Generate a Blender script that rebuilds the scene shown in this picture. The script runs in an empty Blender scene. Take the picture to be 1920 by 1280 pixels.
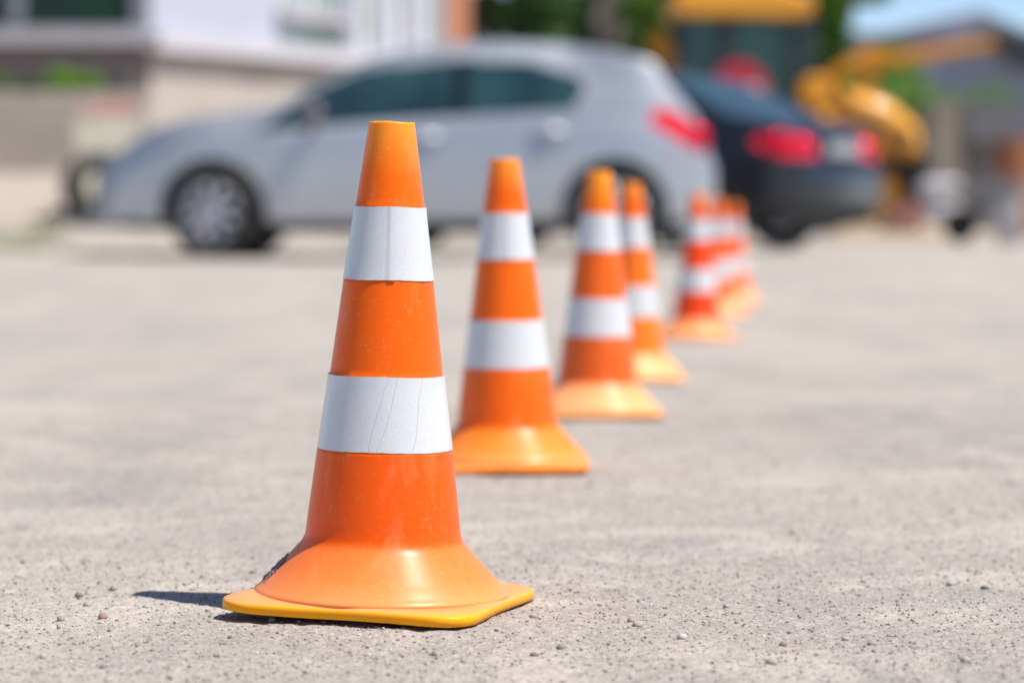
import bpy, math, random
import numpy as np
from mathutils import Vector, Matrix
R = math.radians
rng = np.random.default_rng(7)
random.seed(7)
sc = bpy.context.scene
col = sc.collection

# ------------------------------------------------------------------ camera
FPX = 5333.0                      # focal length in photo pixels (100 mm on 36 mm)
CH = 0.2585                        # camera height
HORY = 414.0                      # horizon row in the photo
PITCH = math.atan((640 - HORY) / FPX)
cam = bpy.data.cameras.new('camera')
cam.lens = 100; cam.sensor_width = 36; cam.clip_start = 0.05; cam.clip_end = 2000
cam.dof.use_dof = True
cam.dof.focus_distance = 1.83
cam.dof.aperture_fstop = 5.3
cam.dof.aperture_blades = 0
co = bpy.data.objects.new('camera', cam); col.objects.link(co)
co.location = (0, 0, CH); co.rotation_euler = (R(90) - PITCH, 0, 0)
sc.camera = co

# ------------------------------------------------------------------ world and sun
SUN_EL, SUN_FRONT = 60.5, 23.0    # elevation; degrees the sun stands in front of the +X axis (towards the camera)
sdir = Vector((math.cos(R(SUN_FRONT)) * math.cos(R(SUN_EL)), -math.sin(R(SUN_FRONT)) * math.cos(R(SUN_EL)), math.sin(R(SUN_EL))))
w = bpy.data.worlds.new('World'); sc.world = w; w.use_nodes = True
nt = w.node_tree
sky = nt.nodes.new('ShaderNodeTexSky'); sky.sky_type = 'NISHITA'; sky.sun_disc = False
sky.sun_elevation = R(SUN_EL); sky.sun_rotation = math.atan2(sdir.x, sdir.y)
sky.air_density = 0.6; sky.dust_density = 0.1; sky.ozone_density = 1.2
nt.links.new(sky.outputs[0], nt.nodes['Background'].inputs[0])
nt.nodes['Background'].inputs[1].default_value = 0.11
sl = bpy.data.lights.new('sun', 'SUN'); sl.energy = 4.7; sl.angle = R(0.5); sl.color = (1, .955, .89)
so = bpy.data.objects.new('sun', sl); col.objects.link(so)
so.rotation_euler = (-sdir).to_track_quat('-Z', 'Y').to_euler()
sc.view_settings.view_transform = 'Standard'; sc.view_settings.look = 'None'
sc.view_settings.gamma = 1; sc.view_settings.exposure = 0.47
sc.cycles.use_denoising = True
try: sc.cycles.denoiser = 'OPENIMAGEDENOISE'
except Exception: pass
sc.cycles.max_bounces = 8; sc.cycles.transparent_max_bounces = 8
sc.cycles.sample_clamp_indirect = 6
sc.cycles.caustics_reflective = False; sc.cycles.caustics_refractive = False

# ------------------------------------------------------------------ tags and helpers
def tag(o, label=None, cat=None, group=None, kind=None):
    if label: o['label'] = label
    if cat: o['category'] = cat
    if group: o['group'] = group
    if kind: o['kind'] = kind
    return o
def empty(name, loc, rz=0.0):
    o = bpy.data.objects.new(name, None); col.objects.link(o)
    o.empty_display_size = .1; o.location = loc; o.rotation_euler = (0, 0, rz); return o
def at(px, py, d):
    """world point at depth Y = d seen at photo pixel (px, py)"""
    u = (px - 960) / FPX; v = (640 - py) / FPX
    dy = math.cos(PITCH) + v * math.sin(PITCH); dz = -math.sin(PITCH) + v * math.cos(PITCH)
    t = d / dy
    return Vector((u * t, d, CH + dz * t))
def smooth01(t): 
    t = np.clip(t, 0, 1); return t * t * (3 - 2 * t)

class MB:
    def __init__(s): s.v = []; s.f = []
    def add(s, vs, fs):
        n = len(s.v); s.v += [tuple(p) for p in vs]; s.f += [tuple(i + n for i in f) for f in fs]; return s
    def box(s, x0, x1, y0, y1, z0, z1, M=None):
        vs = [Vector((x, y, z)) for z in (z0, z1) for y in (y0, y1) for x in (x0, x1)]
        if M: vs = [M @ p for p in vs]
        return s.add(vs, [(0, 2, 3, 1), (4, 5, 7, 6), (0, 1, 5, 4), (2, 6, 7, 3), (1, 3, 7, 5), (0, 4, 6, 2)])
    def bar(s, a, b, wy, wz):
        """a square beam from a to b, wy wide and wz deep"""
        a = Vector(a); b = Vector(b); d = (b - a); L = d.length
        q = d.to_track_quat('X', 'Z').to_matrix().to_4x4(); M = Matrix.Translation(a) @ q
        return s.box(0, L, -wy / 2, wy / 2, -wz / 2, wz / 2, M)
    def tube(s, pts, rads, n=12, cap=True, flat=1.0):
        pts = [Vector(p) for p in pts]; base = len(s.v)
        for i, p in enumerate(pts):
            d = (pts[min(i + 1, len(pts) - 1)] - pts[max(i - 1, 0)]).normalized()
            q = d.to_track_quat('Z', 'Y')
            r = rads[i] if hasattr(rads, '__len__') else rads
            for k in range(n):
                a = 2 * math.pi * k / n
                s.v.append(tuple(p + q @ Vector((math.cos(a) * r, math.sin(a) * r * flat, 0))))
        for i in range(len(pts) - 1):
            for k in range(n):
                a = base + i * n + k; b = base + i * n + (k + 1) % n
                s.f.append((a, b, b + n, a + n))
        if cap:
            s.f.append(tuple(base + k for k in reversed(range(n))))
            s.f.append(tuple(base + (len(pts) - 1) * n + k for k in range(n)))
        return s
    def lathe(s, prof, n=48, axis='z', c=(0, 0, 0), close=False):
        base = len(s.v); c = Vector(c)
        for (r, z) in prof:
            for k in range(n):
                a = 2 * math.pi * k / n
                p = Vector((r * math.cos(a), r * math.sin(a), z))
                if axis == 'y': p = Vector((p.x, p.z, p.y))
                if axis == 'x': p = Vector((p.z, p.x, p.y))
                s.v.append(tuple(p + c))
        m = len(prof)
        for i in range(m - 1 + (1 if close else 0)):
            for k in range(n):
                a = base + i * n + k; b = base + i * n + (k + 1) % n
                j = ((i + 1) % m - i) * n
                s.f.append((a, b, b + j, a + j))
        return s
    def prism(s, poly, y0, y1):
        """an outline in x,z extruded from y0 to y1"""
        n = len(poly)
        vs = [(x, y0, z) for x, z in poly] + [(x, y1, z) for x, z in poly]
        fs = [tuple(range(n)), tuple(reversed(range(n, 2 * n)))]
        fs += [(i, i + n, (i + 1) % n + n, (i + 1) % n) for i in range(n)]
        return s.add(vs, fs)
    def build(s, name, m, parent=None, smooth=False, bevel=0, loc=None):
        me = bpy.data.meshes.new(name); me.from_pydata(s.v, [], s.f); me.update()
        import bmesh
        bm = bmesh.new(); bm.from_mesh(me); bmesh.ops.recalc_face_normals(bm, faces=bm.faces); bm.to_mesh(me); bm.free()
        if smooth: me.polygons.foreach_set('use_smooth', [True] * len(me.polygons))
        me.materials.append(m)
        o = bpy.data.objects.new(name, me); col.objects.link(o)
        if parent: o.parent = parent
        if loc is not None: o.location = loc
        if bevel:
            b = o.modifiers.new('bevel', 'BEVEL'); b.width = bevel; b.segments = 3; b.limit_method = 'ANGLE'
            me.polygons.foreach_set('use_smooth', [True] * len(me.polygons))
            o.modifiers.new('wn', 'WEIGHTED_NORMAL')
        return o
def np_mesh(name, V, F, m, parent=None, smooth=False):
    me = bpy.data.meshes.new(name)
    k = F.shape[1]
    me.vertices.add(len(V)); me.vertices.foreach_set('co', V.astype(np.float32).ravel())
    me.loops.add(F.size); me.loops.foreach_set('vertex_index', F.astype(np.int32).ravel())
    me.polygons.add(len(F)); me.polygons.foreach_set('loop_start', np.arange(0, F.size, k, dtype=np.int32))
    me.polygons.foreach_set('loop_total', np.full(len(F), k, dtype=np.int32))
    me.update(calc_edges=True); me.validate()
    if smooth: me.polygons.foreach_set('use_smooth', np.ones(len(F), dtype=bool))
    me.materials.append(m)
    o = bpy.data.objects.new(name, me); col.objects.link(o)
    if parent: o.parent = parent
    return o

# ------------------------------------------------------------------ materials
def newmat(name):
    m = bpy.data.materials.new(name); m.use_nodes = True
    return m, m.node_tree, m.node_tree.nodes['Principled BSDF']
def mat(name, c, rough=.6, metal=0, coat=0, c2=None, scale=6.0, bump=0.0, bscale=None, coatr=.05, spec=.5, mixlo=.4, mixhi=.62):
    m, t, b = newmat(name); N = t.nodes; L = t.links
    b.inputs['Roughness'].default_value = rough; b.inputs['Metallic'].default_value = metal
    b.inputs['Coat Weight'].default_value = coat; b.inputs['Coat Roughness'].default_value = coatr
    b.inputs['Specular IOR Level'].default_value = spec
    tc = N.new('ShaderNodeTexCoord')
    n = N.new('ShaderNodeTexNoise'); n.inputs['Scale'].default_value = scale; n.inputs['Detail'].default_value = 6
    L.new(tc.outputs['Object'], n.inputs['Vector'])
    r = N.new('ShaderNodeValToRGB'); r.color_ramp.elements[0].position = mixlo; r.color_ramp.elements[1].position = mixhi
    c2 = c2 or tuple(x * .86 for x in c)
    r.color_ramp.elements[0].color = (*c, 1); r.color_ramp.elements[1].color = (*c2, 1)
    L.new(n.outputs['Fac'], r.inputs[0]); L.new(r.outputs[0], b.inputs['Base Color'])
    if bump:
        n2 = N.new('ShaderNodeTexNoise'); n2.inputs['Scale'].default_value = bscale or scale * 8; n2.inputs['Detail'].default_value = 4
        L.new(tc.outputs['Object'], n2.inputs['Vector'])
        bu = N.new('ShaderNodeBump'); bu.inputs['Strength'].default_value = bump; bu.inputs['Distance'].default_value = .01
        L.new(n2.outputs['Fac'], bu.inputs['Height']); L.new(bu.outputs[0], b.inputs['Normal'])
    return m

def ground_mat():
    m, t, b = newmat('dusty_asphalt'); N = t.nodes; L = t.links
    b.inputs['Roughness'].default_value = .92; b.inputs['Specular IOR Level'].default_value = .25
    g = N.new('ShaderNodeNewGeometry')
    def noise(scale, detail=4, dist=0.0, vec=None, rough=.55):
        n = N.new('ShaderNodeTexNoise'); n.inputs['Scale'].default_value = scale; n.inputs['Detail'].default_value = detail
        n.inputs['Distortion'].default_value = dist; n.inputs['Roughness'].default_value = rough
        L.new(vec or g.outputs['Position'], n.inputs['Vector']); return n.outputs['Fac']
    def ramp(f, stops):
        r = N.new('ShaderNodeValToRGB'); e = r.color_ramp.elements
        while len(e) < len(stops): e.new(.5)
        for i, (p, c) in enumerate(stops): e[i].position = p; e[i].color = (*c, 1) if hasattr(c, '__len__') else (c, c, c, 1)
        L.new(f, r.inputs[0]); return r.outputs[0]
    def mix(f, a, c, mode='MIX'):
        x = N.new('ShaderNodeMix'); x.data_type = 'RGBA'; x.blend_type = mode
        if hasattr(f, 'default_value') or not isinstance(f, (int, float)): L.new(f, x.inputs[0])
        else: x.inputs[0].default_value = f
        for s, i in ((a, 6), (c, 7)):
            if isinstance(s, tuple): x.inputs[i].default_value = (*s, 1)
            else: L.new(s, x.inputs[i])
        return x.outputs[2]
    asph = (.225, .203, .184); dust = (.385, .333, .281); cool = (.178, .173, .172)
    c = mix(ramp(noise(1.1, 5, .6), [(.38, 0.0), (.62, 1.0)]), asph, dust)
    c = mix(ramp(noise(3.6, 5, .4), [(.46, 0.0), (.70, .75)]), c, cool)
    # pale dust drifts
    c = mix(ramp(noise(5.0, 5, 1.4), [(.50, 0.0), (.62, .75)]), c, (.56, .49, .415))
    c = mix(ramp(noise(2.1, 6, 2.0), [(.56, 0.0), (.66, .50)]), c, (.20, .195, .19))
    mpg = N.new('ShaderNodeMapping'); mpg.inputs['Scale'].default_value = (1, .10, 1); mpg.inputs['Rotation'].default_value = (0, 0, R(-12)); L.new(g.outputs['Position'], mpg.inputs[0])
    c = mix(ramp(noise(3.2, 4, .3, mpg.outputs[0]), [(.42, 0.0), (.64, .55)]), c, (.53, .46, .385))
    # grain: mm-scale light and dark
    c = mix(ramp(noise(95, 3, 0), [(.3, .0), (.75, .60)]), c, (.50, .45, .395))
    v = N.new('ShaderNodeTexVoronoi'); v.inputs['Scale'].default_value = 400; L.new(g.outputs['Position'], v.inputs['Vector'])
    c = mix(.38, c, ramp(v.outputs['Color'], [(0.0, (.10, .095, .09)), (.5, (.34, .31, .28)), (1.0, (.66, .61, .55))]))
    v2 = N.new('ShaderNodeTexVoronoi'); v2.inputs['Scale'].default_value = 90; L.new(g.outputs['Position'], v2.inputs['Vector'])
    sp = ramp(v2.outputs['Distance'], [(.16, 1.0), (.24, 0.0)])
    sel = ramp(v2.outputs['Color'], [(.80, 0.0), (.82, .55)])
    mm = N.new('ShaderNodeMath'); mm.operation = 'MULTIPLY'; L.new(sp, mm.inputs[0]); L.new(sel, mm.inputs[1])
    c = mix(mm.outputs[0], c, (.15, .115, .10))
    # sandy verge where the ground rises (far left) and grassy tint
    sx = N.new('ShaderNodeSeparateXYZ'); L.new(g.outputs['Position'], sx.inputs[0])
    vg = ramp(sx.outputs['Z'], [(.12, 0.0), (.26, 1.0)])
    c = mix(vg, c, (.40, .335, .275))
    L.new(c, b.inputs['Base Color'])
    b1 = N.new('ShaderNodeBump'); b1.inputs['Distance'].default_value = .0016; b1.inputs['Strength'].default_value = 1.0
    L.new(noise(420, 3, 0, rough=.7), b1.inputs['Height'])
    b2 = N.new('ShaderNodeBump'); b2.inputs['Distance'].default_value = .004; b2.inputs['Strength'].default_value = .7
    L.new(noise(60, 4), b2.inputs['Height']); L.new(b1.outputs[0], b2.inputs['Normal'])
    L.new(b2.outputs[0], b.inputs['Normal'])
    return m

M = {}
M['ground'] = ground_mat()
M['silver'] = mat('silver_paint', (.49, .505, .535), .40, .66, .25, c2=(.46, .475, .505), scale=3, coatr=.12)
M['navy'] = mat('navy_paint', (.016, .017, .023), .30, .1, .45, c2=(.012, .015, .022), scale=3)
M['glass'] = mat('tinted_glass', (.022, .060, .068), .06, 0, .3, c2=(.012, .028, .040), scale=2.2)
M['black'] = mat('black_plastic', (.022, .022, .024), .5)
M['rubber'] = mat('tyre_rubber', (.028, .028, .028), .75, bump=.3)
M['rim'] = mat('rim_silver', (.80, .80, .84), .30, .25)
M['disc'] = mat('brake_metal', (.17, .17, .18), .5, .7)
M['redlens'] = mat('red_lens', (.75, .004, .02), .2, 0, .4, c2=(.62, .004, .015))
M['redmetal'] = mat('red_glint_metal', (.95, .012, .06), .16, 1.0)  # for the bulges added to throw red sun glints
M['clearlens'] = mat('clear_lens', (.42, .45, .50), .10, .5, 1.0)
M['gloss'] = mat('gloss_black', (.010, .014, .018), .15)
M['mirrorshell'] = mat('mirror_shell', (.16, .13, .15), .35, 0, .6)
M['plate'] = mat('number_plate', (.36, .36, .37), .4)
M['yellow'] = mat('machine_yellow', (.80, .34, .008), .42, 0, .3, c2=(.68, .28, .008), scale=3)
M['yellow_old'] = mat('worn_machine_yellow', (.70, .28, .006), .5, c2=(.58, .23, .008), scale=5)
M['cabglass'] = mat('cab_glass', (.035, .11, .075), .08, 0, .2, c2=(.015, .045, .04), scale=1.2, spec=.4)
M['steel'] = mat('dark_steel', (.05, .052, .058), .45, .5)
M['galv'] = mat('galvanised_steel', (.32, .33, .35), .38, .7, c2=(.22, .225, .235), scale=9)
M['concrete'] = mat('grey_concrete', (.42, .36, .305), .9, c2=(.35, .30, .258), scale=2.5, bump=.3)
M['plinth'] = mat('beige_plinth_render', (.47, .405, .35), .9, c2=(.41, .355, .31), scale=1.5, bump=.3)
M['whitewall'] = mat('white_render', (.47, .48, .56), .8, c2=(.42, .43, .50), scale=1.0)
M['sill'] = mat('pale_sill', (.48, .455, .48), .7)
M['band'] = mat('sunlit_band', (.60, .57, .60), .7)  # sill tone raised: sunlight on the plinth band is put into the colour
M['frame'] = mat('grey_frame', (.24, .25, .26), .5)
M['winglass'] = mat('window_glass', (.010, .050, .022), .12, 0, 0, c2=(.014, .03, .02), scale=.8, spec=.2)
M['winpale'] = mat('pale_window_glass', (.22, .30, .24), .15, 0, .5, c2=(.42, .47, .46), scale=1.3)
M['brick'] = mat('orange_brick', (.47, .20, .11), .9, c2=(.40, .16, .09), scale=9)
M['cream'] = mat('cream_board', (.74, .69, .54), .6, c2=(.56, .52, .38), scale=8)
M['redboard'] = mat('red_board_header', (.62, .27, .23), .6, c2=(.55, .33, .28), scale=8)
M['signred'] = mat('sign_red', (.45, .012, .03), .35)
M['signwhite'] = mat('sign_white', (.72, .72, .74), .4)
M['bark'] = mat('bark', (.10, .075, .055), .95, c2=(.06, .045, .035), scale=14, bump=.6)
M['roof'] = mat('grey_metal_roof', (.30, .29, .36), .5, .2, c2=(.22, .215, .27), scale=1.5)
M['roofdark'] = mat('dark_roof', (.16, .158, .17), .7)
M['bluewall'] = mat('blue_grey_wall', (.30, .32, .40), .8, c2=(.24, .26, .33), scale=.7)
M['beigewall'] = mat('beige_wall', (.30, .255, .20), .9, c2=(.22, .19, .16), scale=1.2)
M['wallshade'] = mat('wall_shade_mauve', (.22, .185, .17), .9)  # shadow on the lower left wall is put into this dark colour
M['rust'] = mat('rusty_orange', (.34, .12, .045), .8, c2=(.24, .085, .04), scale=10)
M['sack'] = mat('white_sack', (.55, .54, .57), .8, c2=(.45, .44, .46), scale=12, bump=.5)
M['sand'] = mat('sand', (.40, .31, .20), .95, c2=(.33, .25, .17), scale=6, bump=.5)
M['wood'] = mat('brown_wood', (.20, .115, .075), .85, c2=(.15, .09, .06), scale=6)
M['pinkplastic'] = mat('faded_pink_plastic', (.55, .25, .22), .5)
def leafmat(name, a, b_, scale=.9):
    m, t, b = newmat(name); N = t.nodes; L = t.links
    g = N.new('ShaderNodeNewGeometry')
    r = N.new('ShaderNodeValToRGB'); r.color_ramp.elements[0].color = (*a, 1); r.color_ramp.elements[1].color = (*b_, 1)
    L.new(g.outputs['Random Per Island'], r.inputs[0])
    L.new(r.outputs[0], b.inputs['Base Color']); b.inputs['Roughness'].default_value = .55
    tr = N.new('ShaderNodeBsdfTranslucent'); L.new(r.outputs[0], tr.inputs[0])
    mx = N.new('ShaderNodeMixShader'); mx.inputs[0].default_value = .35
    L.new(b.outputs[0], mx.inputs[1]); L.new(tr.outputs[0], mx.inputs[2])
    L.new(mx.outputs[0], t.nodes['Material Output'].inputs[0]); return m
M['leafdark'] = leafmat('dark_leaves', (.045, .11, .022), (.09, .19, .04))
M['leafmid'] = leafmat('mid_leaves', (.10, .21, .022), (.17, .31, .045))
M['leafbright'] = leafmat('bright_leaves', (.17, .36, .015), (.28, .50, .04))
M['grass'] = leafmat('grass_blades', (.14, .20, .045), (.26, .30, .09))

# ------------------------------------------------------------------ ground
def vnoise(x, y, s, seed):
    """value noise, wavelength s"""
    r = np.random.default_rng(seed).random((256, 256)) * 2 - 1
    u = x / s; v = y / s
    i = np.floor(u).astype(int); j = np.floor(v).astype(int)
    fu = u - i; fv = v - j; fu = fu * fu * (3 - 2 * fu); fv = fv * fv * (3 - 2 * fv)
    i &= 255; j &= 255; i1 = (i + 1) & 255; j1 = (j + 1) & 255
    return (r[i, j] * (1 - fu) * (1 - fv) + r[i1, j] * fu * (1 - fv) + r[i, j1] * (1 - fu) * fv + r[i1, j1] * fu * fv)
def gh(x, y):
    x = np.asarray(x, float); y = np.asarray(y, float)
    far = .0060 * np.maximum(y - 18, 0) * smooth01((y - 17) / 3)
    far = np.minimum(far, .0060 * 20)
    bank = smooth01((y - 20.3 - .25 * (x + 3.5)) / 3.4) * smooth01((-1.2 - x) / 1.6)
    bank = bank * (.62 + .02 * vnoise(x, y, .8, 5))
    und = .010 * vnoise(x, y, 1.3, 3) * smooth01((y - 3.2) / 3) + .0022 * vnoise(x, y, .23, 4)
    return far + bank + und
def fine(x, y):
    k = 1 - smooth01((np.abs(y - 1.9) - .9) / .8)
    f = .0013 * vnoise(x, y, .055, 11) + .0008 * vnoise(x, y, .020, 12) + .0006 * vnoise(x, y, .0085, 13) + .0004 * vnoise(x, y, .0042, 14)
    return f * (.25 + .75 * k)
def axis_coords(lo, hi, c0, c1, step, g=1.12):
    mid = np.arange(c0, c1, step); a = []; s = step; p = c1
    while p < hi: a.append(p); s *= g; p += s
    b = []; s = step; p = c0 - step
    while p > lo: b.append(p); s *= g; p -= s
    return np.array(b[::-1] + list(mid) + a + [hi])
xs = axis_coords(-400, 400, -.46, .50, .0030, 1.09)
ys = axis_coords(-60, 900, 1.42, 2.55, .0035, 1.05)
X, Y = np.meshgrid(xs, ys)
Z = gh(X, Y) + fine(X, Y)
V = np.stack([X.ravel(), Y.ravel(), Z.ravel()], 1)
nx = len(xs); ii, jj = np.meshgrid(np.arange(nx - 1), np.arange(len(ys) - 1))
a = (jj * nx + ii).ravel(); F = np.stack([a, a + 1, a + nx + 1, a + nx], 1)
g_o = np_mesh('ground', V, F, M['ground'], smooth=True); tag(g_o, kind='structure')

# loose grit and pebbles: real stones, one object
def grit():
    ph = (1 + 5 ** .5) / 2
    ico = np.array([(-1, ph, 0), (1, ph, 0), (-1, -ph, 0), (1, -ph, 0), (0, -1, ph), (0, 1, ph), (0, -1, -ph), (0, 1, -ph), (ph, 0, -1), (ph, 0, 1), (-ph, 0, -1), (-ph, 0, 1)]) / 1.9
    fc = np.array([(0, 11, 5), (0, 5, 1), (0, 1, 7), (0, 7, 10), (0, 10, 11), (1, 5, 9), (5, 11, 4), (11, 10, 2), (10, 7, 6), (7, 1, 8), (3, 9, 4), (3, 4, 2), (3, 2, 6), (3, 6, 8), (3, 8, 9), (4, 9, 5), (2, 4, 11), (6, 2, 10), (8, 6, 7), (9, 8, 1)])
    n = 42000
    y = 1.25 + 2.6 * rng.random(n) ** 1.3; x = (rng.random(n) * 2 - 1) * (y * .185 + .03)
    s = .00040 + .0010 * rng.random(n) ** 3
    big = rng.random(n) < .003; s[big] = .0018 + .0022 * rng.random(big.sum()) ** 2
    hx = [(-.1405, 1.905, .0062), (-.277, 1.97, .0035), (-.285, 1.9, .003), (-.245, 1.895, .0028), (.105, 1.75, .0035), (.08, 1.8, .0036), (.03, 1.72, .0034), (.205, 1.74, .0033), (.0, 1.95, .003), (-.21, 1.93, .0036), (.31, 2.0, .004), (-.155, 1.83, .003)]
    for k, (a_, b_, c_) in enumerate(hx): x[k], y[k], s[k] = a_, b_, c_
    z = gh(x, y) + fine(x, y)
    V = ico[None] * (1 + .35 * (rng.random((n, 12, 1)) - .5))
    sq = .7 + .6 * rng.random((n, 1, 3)); sq[:, :, 2] *= .75
    ang = rng.random(n) * 6.283; c, s_ = np.cos(ang), np.sin(ang)
    V = V * sq * s[:, None, None]
    V = np.stack([V[..., 0] * c[:, None] - V[..., 1] * s_[:, None], V[..., 0] * s_[:, None] + V[..., 1] * c[:, None], V[..., 2]], -1)
    V += np.stack([x, y, z + s * .25], 1)[:, None]
    F = (fc[None] + (np.arange(n) * 12)[:, None, None]).reshape(-1, 3)
    m, t, b = newmat('grit_stones'); N = t.nodes; L = t.links
    g = N.new('ShaderNodeNewGeometry'); r = N.new('ShaderNodeValToRGB'); r.color_ramp.interpolation = 'LINEAR'; e = r.color_ramp.elements
    st = [(0, (.15, .135, .13)), (.2, (.30, .275, .25)), (.4, (.42, .38, .34)), (.58, (.28, .16, .12)), (.66, (.12, .11, .11)), (.8, (.38, .35, .32)), (.95, (.36, .31, .26)), (1, (.62, .60, .57))]
    while len(e) < len(st): e.new(.5)
    for i, (p, cc) in enumerate(st): e[i].position = p; e[i].color = (*cc, 1)
    L.new(g.outputs['Random Per Island'], r.inputs[0]); L.new(r.outputs[0], b.inputs['Base Color']); b.inputs['Roughness'].default_value = .85
    o = np_mesh('gravel', V.reshape(-1, 3), F, m); tag(o, 'loose grit and small brown and grey pebbles strewn over the pavement', 'gravel', kind='stuff')
grit()

# ------------------------------------------------------------------ traffic cones
def plastic(name, stops, base_rough=.38, dirt=.30, sss=.25, namp=.022):
    """orange PVC; stops = (height, colour) up the cone, faded as the plastic itself is"""
    m, t, b = newmat(name); N = t.nodes; L = t.links
    tc = N.new('ShaderNodeTexCoord'); sx = N.new('ShaderNodeSeparateXYZ'); L.new(tc.outputs['Object'], sx.inputs[0])
    mr = N.new('ShaderNodeMapRange'); mr.inputs[1].default_value = 0; mr.inputs[2].default_value = .32; L.new(sx.outputs['Z'], mr.inputs[0])
    nz = N.new('ShaderNodeTexNoise'); nz.inputs['Scale'].default_value = 22; nz.inputs['Detail'].default_value = 3; L.new(tc.outputs['Object'], nz.inputs['Vector'])
    ad = N.new('ShaderNodeMath'); ad.operation = 'MULTIPLY_ADD'; ad.inputs[1].default_value = namp; L.new(nz.outputs['Fac'], ad.inputs[0]); L.new(mr.outputs[0], ad.inputs[2])
    sb = N.new('ShaderNodeMath'); sb.operation = 'SUBTRACT'; sb.inputs[1].default_value = namp / 2; L.new(ad.outputs[0], sb.inputs[0])
    r = N.new('ShaderNodeValToRGB'); e = r.color_ramp.elements
    while len(e) < len(stops): e.new(.5)
    for i, (z, c) in enumerate(stops): e[i].position = z / .32; e[i].color = (*c, 1)
    L.new(sb.outputs[0], r.inputs[0])
    # chalky scuffs
    mp = N.new('ShaderNodeMapping'); mp.inputs['Scale'].default_value = (1, 1, .35); L.new(tc.outputs['Object'], mp.inputs[0])
    n = N.new('ShaderNodeTexNoise'); n.inputs['Scale'].default_value = 55; n.inputs['Detail'].default_value = 8; n.inputs['Roughness'].default_value = .68; L.new(mp.outputs[0], n.inputs['Vector'])
    rr = N.new('ShaderNodeValToRGB'); rr.color_ramp.elements[0].position = .53; rr.color_ramp.elements[1].position = .74
    rr.color_ramp.elements[1].color = (dirt, dirt, dirt, 1); L.new(n.outputs['Fac'], rr.inputs[0])
    mx = N.new('ShaderNodeMix'); mx.data_type = 'RGBA'; L.new(rr.outputs[0], mx.inputs[0]); L.new(r.outputs[0], mx.inputs[6]); mx.inputs[7].default_value = (.92, .40, .17, 1)
    # thin scratches
    w_ = N.new('ShaderNodeTexNoise'); w_.inputs['Scale'].default_value = 30; w_.inputs['Detail'].default_value = 1; w_.inputs['Distortion'].default_value = 3.5
    mp2 = N.new('ShaderNodeMapping'); mp2.inputs['Scale'].default_value = (1, 1, 2.4); mp2.inputs['Rotation'].default_value = (.5, .3, 0); L.new(tc.outputs['Object'], mp2.inputs[0]); L.new(mp2.outputs[0], w_.inputs['Vector'])
    cr = N.new('ShaderNodeValToRGB'); ce = cr.color_ramp.elements; ce.new(.5); ce.new(.5)
    for i, (p, c) in enumerate([(.615, 0), (.6185, .55), (.6215, .55), (.625, 0)]): ce[i].position = p; ce[i].color = (c, c, c, 1)
    L.new(w_.outputs['Fac'], cr.inputs[0])
    k = N.new('ShaderNodeMath'); k.operation = 'MULTIPLY'; L.new(cr.outputs[0], k.inputs[0]); L.new(n.outputs['Fac'], k.inputs[1])
    mx2 = N.new('ShaderNodeMix'); mx2.data_type = 'RGBA'; L.new(k.outputs[0], mx2.inputs[0]); L.new(mx.outputs[2], mx2.inputs[6]); mx2.inputs[7].default_value = (.9, .66, .45, 1)
    L.new(mx2.outputs[2], b.inputs['Base Color'])
    b.inputs['Specular IOR Level'].default_value = .10; b.inputs['Coat Weight'].default_value = .32; b.inputs['Coat Roughness'].default_value = .31; b.inputs['Coat IOR'].default_value = 1.4; b.inputs['Subsurface Weight'].default_value = sss; b.inputs['Subsurface Radius'].default_value = (.008, .0035, .0005); b.inputs['Subsurface Scale'].default_value = 1
    rg = N.new('ShaderNodeMapRange'); rg.inputs[3].default_value = base_rough - .06; rg.inputs[4].default_value = base_rough + .16; L.new(n.outputs['Fac'], rg.inputs[0]); L.new(rg.outputs[0], b.inputs['Roughness'])
    bu = N.new('ShaderNodeBump'); bu.inputs['Strength'].default_value = .25; bu.inputs['Distance'].default_value = .0006; L.new(n.outputs['Fac'], bu.inputs['Height']); L.new(bu.outputs[0], b.inputs['Normal'])
    return m
OR = (.93, .125, .004)
def stops(body, low, flare, rim, top):
    fl2 = tuple(.55 * a + .45 * b for a, b in zip(flare, (.94, .42, .17)))
    return [(0, rim), (.0050, rim), (.0070, fl2), (.024, flare), (.0415, tuple(.7 * a + .3 * b for a, b in zip(flare, low))), (.0455, low), (.10, low), (.16, body), (.26, body), (.285, top), (.315, tuple(.6 * a + .4 * b for a, b in zip(top, (.9, .48, .05))))]
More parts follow.
